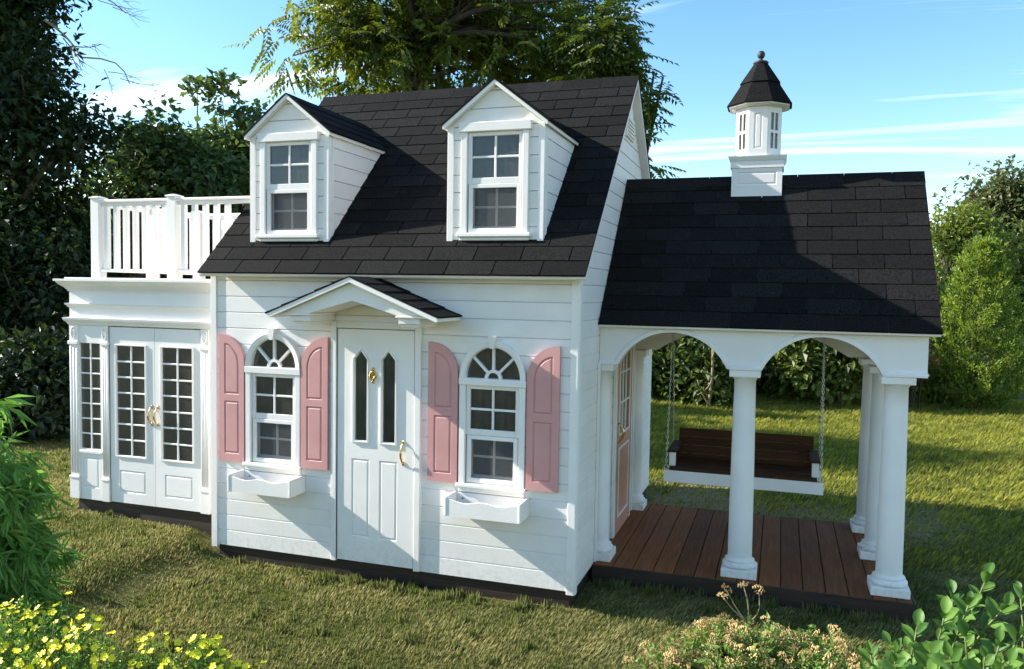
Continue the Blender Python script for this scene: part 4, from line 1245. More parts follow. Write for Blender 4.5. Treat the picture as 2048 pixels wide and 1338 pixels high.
for x, xt in ((SX0 + .014, 2.520), (SX1 - .014, 3.405)):
    chain((x, 1.011, .478), (xt, 1.172, 1.339)); chain((x, 1.371, .470), (xt, 1.198, 1.339))
    for yy, zz in ((1.011, .4645), (1.371, .4565)):
        bb = B(); bb.tube([(x + .0125 * math.cos(t), yy, zz + .0125 * math.sin(t)) for t in np.linspace(0, 2 * math.pi, 17)], .003, 6, cap=False)
        bb.tube([(x, yy, zz - .012), (x, yy, .365)], .003, 6); bb.build('eye_bolt', 'steel', sw)
    bb = B(); bb.tube([(xt + .012 * math.cos(t), 1.185, 1.331 + .012 * math.sin(t)) for t in np.linspace(0, 2 * math.pi, 15)], .003, 6, cap=False); bb.build('ceiling_hook', 'steel', sw)

# ------------------------------------------------------------------ plants: helpers
def pos(u, v, D):
    """photo pixel + distance along the view axis -> world point"""
    return CAM + (_fw + R2 * (u - 1024) / F_PX - U2 * (v - 669) / F_PX) * D

def on_ground(u, D):
    p = pos(u, 600, D)
    return np.array([p[0], p[1], float(gz(p[0], p[1]))])

def unit(a):
    return a / np.maximum(np.linalg.norm(a, axis=-1, keepdims=True), 1e-9)

def leaf_arrays(P, A, N, L, Wd, droop=0.15, fold=0.18):
    """kite-shaped folded leaves: base P, axis A, face normal N, length L, width Wd (all arrays)"""
    A = unit(A); Sd = unit(np.cross(A, N)); N = np.cross(Sd, A)
    L = L[:, None]; Wd = Wd[:, None]
    mid = P + A * L * .45
    v = np.stack([P, mid + Sd * Wd * .5 + N * Wd * fold, P + A * L - N * L * droop, mid - Sd * Wd * .5 + N * Wd * fold], 1)
    n = len(P)
    k = (np.arange(n) * 4)[:, None]
    f = np.concatenate([k + np.array([0, 1, 2]), k + np.array([0, 2, 3])], 0)
    return v.reshape(-1, 3), f

def leaves_obj(name, P, A, N, L, Wd, material, shade, parent, loc, droop=.15, fold=.18, kind=None):
    v, f = leaf_arrays(P, A, N, L, Wd, droop, fold)
    me = npmesh(name, v - np.array(loc), f, M[material], shade=np.repeat(shade, 4))
    return mobj(name, me, parent, loc, kind=kind)

def rdir(n):
    return unit(rng.normal(size=(n, 3)))

def limb(bb, p0, p1, r0, r1, wob=.06, n=5, sides=6, sag=0.0):
    p0 = np.array(p0, float); p1 = np.array(p1, float); L = np.linalg.norm(p1 - p0)
    pts = []; rad = []
    j = rng.normal(size=3) * wob * L
    for k in range(n + 1):
        t = k / n
        pts.append(p0 + (p1 - p0) * t + j * math.sin(math.pi * t) + np.array([0, 0, sag * L * math.sin(math.pi * t)]))
        rad.append(r0 + (r1 - r0) * t)
    bb.tube(pts, rad, sides)
    return pts

def tree(name, label, cat, base, blobs, ncl, clr, nleaf, LL, LW, material, trunk_r=.12, stems=1, compound=0, group=None, shade=(.0, 1.0), fork=.3, inner=.35, flat=.7, bark='bark', holes=0.0, nbr=26):
    """trunk with limbs reaching into leaf clumps scattered through the crown ellipsoids"""
    base = np.array(base, float)
    o = empty(name, base, label, cat, group)
    bl = np.array(blobs, float)
    wgt = (bl[:, 3] * bl[:, 4] * bl[:, 5]) ** (2 / 3); wgt /= wgt.sum()
    ib = rng.choice(len(bl), ncl, p=wgt)
    d = rdir(ncl); rr = inner + (1 - inner) * rng.random(ncl) ** .6
    Cc = bl[ib, :3] + d * bl[ib, 3:6] * rr[:, None]
    top = np.array([bl[:, 0].mean(), bl[:, 1].mean(), float((wgt * (bl[:, 2] + bl[:, 5] * .3)).sum())])
    bb = B()
    H = top[2] - base[2]
    trunks = []
    for s in range(stems):
        off = np.array([rng.normal() * .25, rng.normal() * .25, 0]) * (stems > 1)
        tp = top + off * H * .35
        pts = limb(bb, base + off * .15 - np.array([0, 0, .15]), tp, trunk_r, trunk_r * .15, wob=.03, n=8, sides=8)
        trunks.append(pts)
    order = rng.permutation(ncl)[:nbr]
    for c in order:
        pts = trunks[rng.integers(len(trunks))]
        zt = base[2] + H * np.clip(fork + (Cc[c, 2] - base[2]) / H * .45, fork, .95) if H > 0 else base[2]
        k = int(np.clip(round((zt - base[2]) / max(H, .1) * 8), 1, 7))
        limb(bb, pts[k], Cc[c], trunk_r * .38, trunk_r * .06, wob=.08, n=5, sides=5, sag=.05)
    bb.build('trunk', bark, o, fix=False)
    tot = ncl * nleaf
    ci = np.repeat(np.arange(ncl), nleaf)
    g = rng.normal(size=(tot, 3)); g = g / np.maximum(1, np.linalg.norm(g, axis=1, keepdims=True) / 1.9)
    scl = clr * (.7 + .6 * rng.random(ncl))
    P = Cc[ci] + g * scl[ci][:, None] * np.array([1, 1, flat]) * .62
    if holes > 0:      # gaps between leaf masses
        q = P * 2.6
        nz = np.sin(q[:, 0] + 1.3 * np.sin(q[:, 2] * .8)) * np.sin(q[:, 1] * 1.1 + 1.1 * np.sin(q[:, 0] * .7)) + .8 * np.sin(q[:, 2] * 1.25 + q[:, 0] * .6) * np.sin(q[:, 1] * .9 - q[:, 2] * .5) + .35 * rng.normal(size=tot)
        kp = nz > np.quantile(nz, holes)
        P = P[kp]; ci = ci[kp]; tot = len(P)
    out = unit(P - (bl[ib, :3])[ci] * 1.0)
    A = unit(out * .7 + rdir(tot) * .9 + np.array([0, 0, -.25]))
    N = unit(np.array([0, 0, 1.0]) + out * .5 + rdir(tot) * .55)
    csh = rng.random(ncl)
    sh = np.clip(shade[0] + (shade[1] - shade[0]) * (.55 * csh[ci] + .45 * rng.random(tot)), 0, 1)
    if compound:
        m = compound
        t = np.linspace(.12, 1, m)
        A2 = A; S2 = unit(np.cross(A2, N)); rl = LL * 3.6 * (.75 + .5 * rng.random(tot))
        Pl = []; Al = []; Nl = []; Sl = []; Ll = []
        for q in range(m):
            sgn = 1 if q % 2 else -1
            if q == m - 1: sgn = 0
            p = P + A2 * (rl * t[q])[:, None] - np.array([0, 0, 1]) * (rl * .24 * t[q] ** 2)[:, None]
            a = unit(A2 * (.55 if sgn else 1) + S2 * sgn * .9 - np.array([0, 0, .35]))
            Pl.append(p); Al.append(a); Nl.append(N + rdir(tot) * .25); Sl.append(sh); Ll.append(LL * (.75 + .4 * np.sin(np.pi * t[q])) * (.8 + .4 * rng.random(tot)))
        P = np.concatenate(Pl); A = np.concatenate(Al); N = unit(np.concatenate(Nl)); sh = np.concatenate(Sl); Ls = np.concatenate(Ll)
        Ws = Ls * LW / LL
    else:
        Ls = LL * (.5 + 1.0 * rng.random(tot)); Ws = Ls * LW / LL
    loc = (float(top[0]), float(top[1]), float(bl[:, 2].min()))
    leaves_obj('crown', P, A, N, Ls, Ws, material, sh, o, loc)
    return o, trunks

def blob(u, v, D, ru, rv, rd=None):
    """crown ellipsoid given by its photo position, distance and half sizes in photo pixels"""
    p = pos(u, v, D); k = D / F_PX
    return (*p, ru * k, (rd if rd is not None else ru) * k, rv * k)

# ------------------------------------------------------------------ trees and shrubs behind the house
# big dark tree at the left edge
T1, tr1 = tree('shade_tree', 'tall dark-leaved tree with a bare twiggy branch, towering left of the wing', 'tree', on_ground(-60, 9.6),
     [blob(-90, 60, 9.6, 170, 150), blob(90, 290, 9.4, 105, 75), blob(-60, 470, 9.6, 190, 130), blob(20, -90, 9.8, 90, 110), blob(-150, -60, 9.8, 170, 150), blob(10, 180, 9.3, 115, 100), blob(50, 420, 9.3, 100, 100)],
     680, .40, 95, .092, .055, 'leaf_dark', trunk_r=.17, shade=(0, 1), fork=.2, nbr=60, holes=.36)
bb = B()
brb = pos(90, 40, 9.0)
def twigs(bb, p, d, L, r, depth):
    d = d / np.linalg.norm(d)
    q = p + d * L
    limb(bb, p, q, r, r * .55, wob=.07, n=4, sides=5)
    if depth > 0:
        for k in range(3 if depth > 1 else 4):
            t = .35 + .6 * rng.random()
            dd = d + rng.normal(size=3) * .45
            twigs(bb, p + (q - p) * t, dd, L * (.45 + .25 * rng.random()), r * .5, depth - 1)
e1 = pos(215, 165, 9.0)
twigs(bb, brb, pos(170, 120, 9.0) - brb, .55, .016, 2)
twigs(bb, pos(165, 115, 9.0), pos(300, 190, 9.0) - pos(165, 115, 9.0), .60, .010, 2)
twigs(bb, pos(130, -30, 9.0), pos(260, 30, 9.0) - pos(130, -30, 9.0), .75, .010, 2)
bb.build('bare_branch', 'drystem', T1, fix=False)

# understorey along the left edge, dark and dense
US = [(-60, 700, 9.2, 170, 170, 'broad dark shrub crowding the lawn below the shade tree'),
      (95, 640, 9.0, 120, 190, 'upright dark shrub beside the wing with leaves down to the grass'),
      (40, 840, 8.0, 120, 75, 'low dark shrub at the lawn edge in front of the understorey'),
      (170, 560, 10.2, 90, 150, 'dark shrub rising behind the terrace railing corner'),
      (-330, 640, 8.6, 200, 190, 'broad dark shrub added out of view to shade the ground left of the wing'),  # unseen shrub, added to cast shade beside the wing
      (85, 790, 7.9, 75, 90, 'small dark shrub at the foot of the upright one, beside the wing corner')]
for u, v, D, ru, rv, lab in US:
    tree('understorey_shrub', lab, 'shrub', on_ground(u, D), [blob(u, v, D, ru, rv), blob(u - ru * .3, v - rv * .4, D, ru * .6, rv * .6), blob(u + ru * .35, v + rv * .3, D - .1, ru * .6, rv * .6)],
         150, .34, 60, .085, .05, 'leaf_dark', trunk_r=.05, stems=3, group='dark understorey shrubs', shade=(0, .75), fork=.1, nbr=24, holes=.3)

# maples behind the wing
tree('maple_tree', 'bushy young maple with dark crown behind the terrace railing', 'tree', on_ground(310, 11.2),
     [blob(320, 320, 11.2, 75, 70), blob(285, 400, 11.2, 90, 80), blob(330, 225, 11.2, 14, 60), blob(262, 285, 11.2, 10, 25), blob(400, 360, 11.0, 80, 80), blob(290, 290, 11.2, 30, 30)],
     200, .30, 64, .10, .085, 'leaf_maple', trunk_r=.09, stems=2, shade=(0, .7), group='young maples behind the wing', fork=.15, holes=.35)
tree('maple_tree', 'slender pale-leaved maple with sky through its top, beside the first dormer', 'tree', on_ground(455, 11.8),
     [blob(452, 205, 11.8, 16, 62), blob(470, 270, 11.8, 40, 50), blob(398, 205, 11.8, 12, 45), blob(500, 230, 11.8, 14, 22), blob(490, 330, 11.8, 50, 70), blob(420, 290, 11.8, 40, 50)],
     85, .20, 42, .11, .09, 'leaf_maple', trunk_r=.07, stems=2, shade=(.35, 1), group='young maples behind the wing', fork=.25, inner=.2, holes=.25)
tree('undergrowth_shrub', 'thick green shrub filling the gap behind the terrace balusters', 'shrub', on_ground(360, 12.6),
     [blob(360, 490, 12.6, 190, 100), blob(210, 480, 12.6, 80, 90)], 230, .42, 60, .10, .065, 'leaf_dark', trunk_r=.06, stems=3, shade=(.1, 1), fork=.1)

# walnut over the roof
tree('walnut_tree', 'large walnut with feathery compound leaves spreading above the main roof', 'tree', on_ground(850, 15.5),
     [blob(640, 70, 15.0, 75, 60), blob(600, 100, 14.8, 45, 30), blob(620, 160, 14.8, 45, 25), blob(740, 130, 15.2, 120, 85), blob(760, 20, 15.4, 140, 90), blob(900, 80, 15.6, 150, 110), blob(950, -60, 15.8, 200, 110), blob(1050, 110, 15.4, 130, 100), blob(1125, 20, 15.6, 110, 100), blob(1165, 130, 15.2, 80, 80), blob(700, -60, 15.4, 120, 70)],
     350, .50, 15, .122, .058, 'leaf_walnut', trunk_r=.22, stems=3, compound=13, shade=(0, 1), fork=.45, nbr=60, inner=.3, holes=.36)
tree('walnut_tree', 'darker walnut whose branches hang past the main gable peak', 'tree', on_ground(1230, 14.0),
     [blob(1215, 60, 14.0, 50, 55), blob(1245, 190, 13.8, 26, 55), blob(1215, 130, 14.0, 35, 70), blob(1275, 335, 13.8, 12, 10), blob(1200, 240, 14.2, 60, 90)],
     75, .34, 10, .14, .055, 'leaf_walnut', trunk_r=.12, stems=2, compound=13, shade=(0, .35), fork=.3, nbr=26, inner=.2)

# hedgerow behind the porch
HG = [(1285, 700, 12.6, 90, 125, 0.5, 'dark rounded shrub beyond the pink porch door'),
      (1400, 735, 12.2, 75, 90, 0.75, 'mid-green shrub with a bare forked stem in front, behind the swing'),
      (1480, 690, 12.9, 90, 130, .55, 'deep green hedgerow shrub behind the middle porch column'),
      (1590, 700, 12.4, 85, 115, .95, 'leafy shrub with sunlit sprigs behind the swing chain'),
      (1680, 690, 12.2, 70, 115, .9, 'light green shrub seen between the swing and the corner columns'),
      (1770, 700, 12.8, 80, 110, .7, 'hedgerow shrub behind the paired corner columns')]
for u, v, D, ru, rv, hi, lab in HG:
    tree('hedgerow_shrub', lab, 'shrub', on_ground(u, D), [blob(u, v, D, ru, rv), blob(u - 30, v - rv * .5, D + .2, ru * .6, rv * .5), blob(u + 25, v + rv * .3, D - .3, ru * .7, rv * .5)],
         130, .30, 70, .11, .066, 'leaf_hedge', trunk_r=.035, stems=4, group='hedgerow behind the porch', shade=(0, hi), fork=.1, nbr=18, holes=.38)
bb = B()
s0 = on_ground(1422, 11.3)
limb(bb, s0, pos(1425, 690, 11.3), .022, .012, wob=.02); limb(bb, s0 + np.array([.05, 0, .0]), pos(1395, 760, 11.3), .012, .008, wob=.1); limb(bb, pos(1424, 760, 11.3), pos(1395, 790, 11.3), .012, .006, wob=.05)
limb(bb, pos(1424, 720, 11.3), pos(1440, 670, 11.3), .012, .006); limb(bb, on_ground(1385, 11.6), pos(1408, 690, 11.6), .011, .007, wob=.02)
sap = bb.build('bare_sapling', 'drystem', None, fix=False); sap['label'] = 'thin bare reddish sapling stems standing at the lawn edge behind the swing'; sap['category'] = 'sapling'

# right side
tree('deciduous_tree', 'tall hazy olive-green tree rising behind the arborvitae', 'tree', on_ground(2000, 22),
     [blob(1990, 420, 22, 75, 75), blob(2060, 470, 22, 110, 110), blob(1940, 500, 22, 75, 80), blob(1990, 370, 22, 35, 35), blob(2070, 400, 22, 70, 50)],
     230, .55, 60, .16, .09, 'leaf_far', trunk_r=.2, shade=(0, 1), fork=.35, nbr=36, inner=.25, holes=.3)
tree('deciduous_tree', 'smaller round-headed green tree beside the porch roof edge', 'tree', on_ground(1890, 17),
     [blob(1900, 520, 17, 60, 85), blob(1880, 610, 16.5, 60, 90), blob(1930, 470, 17, 50, 50)],
     140, .42, 60, .12, .07, 'leaf_hedge', trunk_r=.1, shade=(.3, 1), fork=.3, nbr=20, holes=.3)
tree('background_tree', 'dim green tree closing the gap at the right edge', 'tree', on_ground(2110, 15.5),
     [blob(2100, 600, 15.5, 90, 150), blob(2080, 720, 15, 70, 90)], 140, .42, 60, .12, .07, 'leaf_hedge', trunk_r=.1, shade=(.1, .8), fork=.2, nbr=20)
# arborvitae: flattened upright sprays packed on a narrow cone
def arborvitae(u, D, vt, vb, ru, lab):
    base = on_ground(u, D); k = D / F_PX
    H = (vb - vt) * k; Rm = ru * k
    o = empty('arborvitae', base, lab, 'conifer')
    bb = B(); bb.tube([base - np.array([0, 0, .1]), base + np.array([0, 0, H * .5]), base + np.array([0, 0, H * .92])], [.05, .03, .008], 7); bb.build('trunk', 'bark', o, fix=False)
    n = 1250
    t = rng.random(n) ** 1.15
    prof = Rm * np.clip(1.25 * (1 - t) ** .62, 0, 1) * (.55 + .45 * np.clip(t / .12, 0, 1))
    a = rng.random(n) * 2 * np.pi
    lump = 1 + .18 * np.sin(3 * a + 9 * t) * np.sin(11 * t + a) + .15 * np.sin(5 * a - 16 * t) + .08 * rng.normal(size=n)
    r = prof * lump * (.82 + .18 * rng.random(n))
    Cp = base + np.stack([r * np.cos(a), r * np.sin(a), t * H], 1)
    m = 26
    ci = np.repeat(np.arange(n), m); tot = n * m
    rad = np.stack([np.cos(a), np.sin(a), np.zeros(n)], 1)
    axis = unit(rad * .55 + np.array([0, 0, .9]) + rng.normal(size=(n, 3)) * .25)
    sd = unit(np.cross(axis, rad) + rng.normal(size=(n, 3)) * .5)
    s = rng.random(tot); w = rng.uniform(-1, 1, tot)
    P = Cp[ci] + axis[ci] * (s * .20)[:, None] + sd[ci] * (w * .06 * (1 - s * .6))[:, None] + rng.normal(size=(tot, 3)) * .012
    A = unit(axis[ci] + sd[ci] * w[:, None] * .8 + rng.normal(size=(tot, 3)) * .2)
    N = unit(rad[ci] + rng.normal(size=(tot, 3)) * .5)
    sh = np.clip(.75 * rng.random(n)[ci] + .4 * s - .08, 0, 1)
    L = .045 * (.7 + .6 * rng.random(tot))
    leaves_obj('crown', P, A, N, L, L * .42, 'leaf_cedar', sh, o, tuple(base))
arborvitae(1962, 11.8, 492, 812, 74, 'cone-shaped bright green arborvitae standing alone on the right lawn')
# small shrubs between porch and arborvitae
tree('lawn_edge_shrub', 'loose yellow-green shrub between the porch corner and the arborvitae', 'shrub', on_ground(1860, 12.4),
     [blob(1850, 720, 12.4, 60, 70), blob(1895, 760, 12.2, 50, 40)], 100, .24, 60, .08, .05, 'leaf_hedge', trunk_r=.03, stems=4, shade=(.4, 1), fork=.1, nbr=16)
tree('dry_weed', 'reddish brown dry weed clump beside the lawn-edge shrub', 'weed', on_ground(1838, 11.6), [blob(1832, 720, 11.6, 26, 32)], 34, .12, 40, .05, .014, 'weed', trunk_r=.012, stems=4, shade=(0, 1), fork=.1, nbr=10)
# a wood that closes the view behind all of it, far enough to read as one mass
def wood():
    n = 900
    u = np.concatenate([rng.uniform(-500, 560, 500), rng.uniform(1180, 2700, 400)])
    D = rng.uniform(26, 36, n)
    top = np.where(u < 600, 430 + 30 * np.sin(u * .02), 600 + 30 * np.sin(u * .03))
    v = top + (660 - top) * rng.random(n)
    P0 = np.stack([pos(uu, vv, dd) for uu, vv, dd in zip(u, v, D)])
    m = 45; ci = np.repeat(np.arange(n), m); tot = n * m
    P = P0[ci] + rng.normal(size=(tot, 3)) * .75
    P[:, 2] = np.maximum(P[:, 2], 0)
    A = rdir(tot); N = unit(np.array([0, 0, 1.]) + rdir(tot) * .6)
    L = .38 * (.6 + .8 * rng.random(tot))
    o = leaves_obj('distant_wood', P, A, N, L, L * .6, 'leaf_hedge', np.clip(.5 * rng.random(n)[ci] + .3 * rng.random(tot), 0, 1), None, (0, 30, 0), kind='stuff')
    o['label'] = 'distant mass of woodland foliage behind the garden trees'; o['category'] = 'woodland'
wood()

# ------------------------------------------------------------------ lawn
def inside_house(x, y):
    return ((x > 0.0) & (x < W) & (y > 0.0) & (y < HD)) | ((x > WX0 + .02) & (x < 0.02) & (y > WY + .01) & (y < WYB)) | ((x > 2.1) & (x < 3.84) & (y > .41) & (y < 1.86))
def grass(name, label, x0, x1, y0, y1, n, h, w, material, mask=None, base=.5, lean=.5):
    x = rng.uniform(x0, x1, n); y = rng.uniform(y0, y1, n)
    d = np.stack([x, y, gz(x, y)], 1) - CAM
    zz = d @ _fw; uu = 1024 + F_PX * (d @ R2) / np.maximum(zz, .01); vv = 669 - F_PX * (d @ U2) / np.maximum(zz, .01)
    keep = (zz > .5) & (uu > -350) & (uu < 2400) & (vv < 1700) & ~inside_house(x, y)
    if mask is not None: keep &= mask(x, y)
    x, y = x[keep], y[keep]; n = len(x)
    P = np.stack([x, y, gz(x, y) - .004], 1)
    # patches of straw and of green, swept by the mower
    pn = .5 + .22 * np.sin(x * 5.1 + 1.7 * np.sin(y * 3.3)) * np.sin(y * 6.7 + 1.3 * np.sin(x * 2.9)) + .16 * np.sin(x * 13.7 + y * 4.1) * np.sin(y * 15.1 - x * 3) + .12 * np.sin(x * 29 + 3 * np.sin(y * 17)) * np.sin(y * 31)
    a = rng.random(n) * 2 * np.pi
    ln = lean * (.3 + rng.random(n))
    sweep_ = np.stack([np.full(n, .55), np.full(n, -.15), np.zeros(n)], 1) * (.5 + pn)[:, None]
    A = unit(np.stack([np.cos(a) * ln, np.sin(a) * ln, np.ones(n)], 1) + sweep_)
    N = np.stack([np.cos(a), np.sin(a), np.full(n, .15)], 1)
    H = h * (.4 + 1.0 * rng.random(n) ** 1.3) * (.65 + .7 * pn)
    near = ((x > -.07) & (x < W + .07) & (y > -.07) & (y < 1)) | ((x > WX0 - .06) & (x < .0) & (y > WY - .07) & (y < 1)) | ((x > 2.1) & (x < 3.90) & (y > .34) & (y < 1.95))
    H = H * np.where(near, .7, 1.0)
    sh = np.clip(base + (pn - .5) * 1.1 + rng.normal(size=n) * .26, 0, 1)
    o = leaves_obj(name, P, A, N, H, np.full(n, w) * (.7 + .6 * rng.random(n)), material, sh, None, (0, 0, 0), droop=.2, fold=.1, kind='stuff')
    o['label'] = label; o['category'] = 'grass'
thin = lambda x, y: (rng.random(len(x)) > bare(x, y) * .80) & ((x > 1.2 + .2 * np.sin(y * 3)) | (y > 4.2 + .3 * np.sin(x * 2)))
front = lambda x, y: (x < 1.4) | ((y < 2.0) & (rng.random(len(x)) > bare(x, y) * .8))
grass('front_lawn_grass', 'short olive and straw coloured grass in front of the playhouse', -5.2, 5.6, -1.6, 4.6, 1000000, .029, .0044, 'grass', mask=front, base=.36)
grass('back_lawn_grass', 'yellow-green grass beyond the porch and along the side', -9.0, 14.0, 1.3, 10.2, 430000, .055, .011, 'grass_back', mask=thin, base=.5, lean=.7)
# taller tufts and weeds the mower missed
nt_ = 620
tx = np.concatenate([rng.uniform(-4, 5.4, 330), rng.uniform(2, 9, 200), rng.uniform(-.1, W, 45), rng.uniform(2.2, 3.9, 45)])
ty = np.concatenate([rng.uniform(-1.5, 1.2, 330), rng.uniform(1.9, 8, 200), rng.uniform(-.10, -.03, 45), rng.uniform(.34, .41, 45)])
kk = ~inside_house(tx, ty); tx, ty = tx[kk], ty[kk]
ti = np.repeat(np.arange(len(tx)), 22); n = len(ti)
x = tx[ti] + rng.normal(size=n) * .016; y = ty[ti] + rng.normal(size=n) * .012
kk = ~inside_house(x, y); x, y, ti = x[kk], y[kk], ti[kk]; n = len(x)
a = rng.random(n) * 2 * np.pi; ln = .25 + .7 * rng.random(n)
tf = leaves_obj('grass_tufts', np.stack([x, y, gz(x, y) - .004], 1), np.stack([np.cos(a) * ln, np.sin(a) * ln, np.ones(n)], 1), np.stack([np.cos(a), np.sin(a), np.full(n, .2)], 1), rng.uniform(.025, .062, n), rng.uniform(.004, .008, n), 'grass', np.clip(.25 * rng.random(len(tx))[ti] + .2 * rng.random(n), 0, 1), None, (0, 0, 0), droop=.3, kind='stuff')
tf['label'] = 'scattered darker green tufts standing a little above the mown lawn'; tf['category'] = 'grass'
# gravel behind the porch
n = 5200
x = rng.uniform(1.9, 5.4, n); y = rng.uniform(1.88, 3.6, n)
k = rng.random(n) < bare(x, y); x, y = x[k], y[k]; n = len(x)
ico = np.array([(0, 0, 1), (.9, 0, .3), (.28, .85, .3), (-.72, .53, .3), (-.72, -.53, .3), (.28, -.85, .3), (0, 0, -.4)])
icf = np.array([(0, 1, 2), (0, 2, 3), (0, 3, 4), (0, 4, 5), (0, 5, 1), (1, 6, 2), (2, 6, 3), (3, 6, 4), (4, 6, 5), (5, 6, 1)])
sz = .004 + .011 * rng.random(n) ** 2
V = (ico[None] * (sz[:, None, None] * rng.uniform(.6, 1.2, (n, 1, 3))) * np.array([1, 1, .6])) + np.stack([x, y, gz(x, y) + .002], 1)[:, None, :]
Fc = (np.arange(n) * 7)[:, None, None] + icf[None]
pe = mobj('gravel', npmesh('gravel', V.reshape(-1, 3), Fc.reshape(-1, 3), M['pebble']), None, (0, 0, 0), kind='stuff')
pe['label'] = 'scattered pale pebbles in the dry strip behind the porch deck'; pe['category'] = 'gravel'

# ------------------------------------------------------------------ foreground plants
# bamboo clump at the left edge
def bamboo():
    base = on_ground(-20, 3.1)
    o = empty('bamboo_clump', base, 'bright green bamboo with drooping narrow leaves at the left edge of the lawn', 'bamboo')
    bb = B(); Ps = []; As = []; Ns = []; Ls = []; Sh = []
    for c in range(40):
        u0 = rng.uniform(-160, 20); top = pos(u0 + rng.uniform(-30, 50), rng.uniform(790, 1130), 3.05 + rng.uniform(-.2, .2))
        b0 = base + np.array([rng.uniform(-.25, .15), rng.uniform(-.2, .2), -.02])
        pts = limb(bb, b0, top, .005, .0018, wob=.06, n=7, sides=6)
        for k in range(2, 8):
            for s in range(5):
                p = pts[k] + rng.normal(size=3) * .012
                d = unit(np.array([rng.normal() + .45, rng.normal() - .2, rng.normal() * .3 - .05]))
                q = p + d * rng.uniform(.05, .14) + np.array([0, 0, -.02])
                limb(bb, p, q, .0015, .0008, wob=.05, n=2, sides=4)
                m = rng.integers(8, 13)
                for j in range(m):
                    t = rng.random()
                    Ps.append(p + (q - p) * (.25 + .75 * t)); As.append(d * .55 + rng.normal(size=3) * .5 + np.array([0, 0, -.62])); Ns.append(np.array([0, 0, .7]) + rng.normal(size=3) * .5 + np.array([0, -.4, 0]))
                    Ls.append(rng.uniform(.06, .115)); Sh.append(rng.random() * .6 + .4 * (k / 8))
    bb.build('culms', 'stem', o, fix=False)
    L = np.array(Ls)
    leaves_obj('foliage', np.array(Ps), unit(np.array(As)), unit(np.array(Ns)), L, L * .12 + .004, 'leaf_bamboo', np.array(Sh), o, tuple(base), droop=.12, fold=.25, kind='stuff')
bamboo()

# flower head meshes
def flower_mesh():
    b = B()
    for k in range(5):
        a = 2 * math.pi * k / 5; c, s = math.cos(a), math.sin(a)
        def R(x, y, z): return (c * x - s * y, s * x + c * y, z)
        b.add([R(.0008, 0, 0), R(.0075, -.0062, .0014), R(.0145, -.0045, .0034), R(.0155, 0, .0026), R(.0145, .0045, .0034), R(.0075, .0062, .0014)], [(0, 1, 2, 3), (0, 3, 4, 5)])
    b.rings([[(r * math.cos(2 * math.pi * k / 7), r * math.sin(2 * math.pi * k / 7), z) for k in range(7)] for r, z in ((.003, .0005), (.003, .002), (.001, .0032))])
    me, o = b.mesh('yellow', origin=(0, 0, 0), name='flower'); return me
FLOWER = flower_mesh()

def cinquefoil(lab, mounds, nfl, D0):
    base = on_ground(mounds[0][0], D0)
    o = empty('cinquefoil_shrub', base, lab, 'flower shrub', 'yellow cinquefoil shrubs')
    bl = np.array([blob(*m) for m in mounds])
    bb = B(); P = []; A = []; N = []; L = []; Sh = []; tips = []
    wgt = bl[:, 3] * bl[:, 5]; wgt = wgt / wgt.sum()
    nst = 210
    for i in range(nst):
        k = rng.choice(len(bl), p=wgt)
        d = rdir(1)[0]; d[2] = abs(d[2]) * 1.0 + .05; d = unit(d)
        if rng.random() < .3: d = unit(d + np.array([0, -.6, 0]))
        tip = bl[k, :3] + d * bl[k, 3:6] * rng.uniform(.75, 1.12)
        root = np.array([bl[k, 0] + rng.normal() * .04, bl[k, 1] + rng.normal() * .04, base[2] - .01])
        pts = limb(bb, root, tip, .0028, .001, wob=.05, n=5, sides=4)
        tips.append((tip, d))
        for j in range(62):
            t = .35 + .65 * rng.random() ** .7
            f = t * 5; q = int(min(f, 4)); p = pts[q] + (pts[q + 1] - pts[q]) * (f - q)
            P.append(p + rng.normal(size=3) * .010); A.append(rng.normal(size=3) * .8 + d * .6); N.append(np.array([0, -.2, 1]) + rng.normal(size=3) * .6); L.append(rng.uniform(.009, .019)); Sh.append(.2 + .5 * rng.random() + .3 * (t - .35))
    bb.build('stems', 'stem', o, fix=False)
    L = np.array(L)
    leaves_obj('foliage', np.array(P), unit(np.array(A)), unit(np.array(N)), L, L * .42, 'leaf_cinq', np.clip(np.array(Sh), 0, 1), o, tuple(base), kind='stuff')
    for i in range(nfl):
        tip, d = tips[rng.integers(len(tips))]
        p = tip + rng.normal(size=3) * .020 + d * rng.uniform(0, .012)
        nn = Vector(unit(d * .8 + np.array([-.05, -.55, .5]) + rng.normal(size=3) * .35))
        f = mobj('flower', FLOWER, o, p, nn.to_track_quat('Z', 'Y').to_euler())
        s = rng.uniform(.5, .95); f.scale = (s, s, s)
cinquefoil('broad yellow-flowered cinquefoil shrub at the foot of the bamboo', [(60, 1330, 2.6, 140, 125), (-20, 1320, 2.6, 90, 120), (170, 1365, 2.55, 90, 115)], 298, 2.6)
cinquefoil('lower yellow-flowered cinquefoil shrub with two taller sprigs, away from the bamboo', [(290, 1385, 2.6, 100, 85), (400, 1385, 2.6, 75, 85), (470, 1390, 2.6, 50, 70), (296, 1310, 2.6, 16, 45), (400, 1315, 2.6, 26, 50)], 230, 2.6)

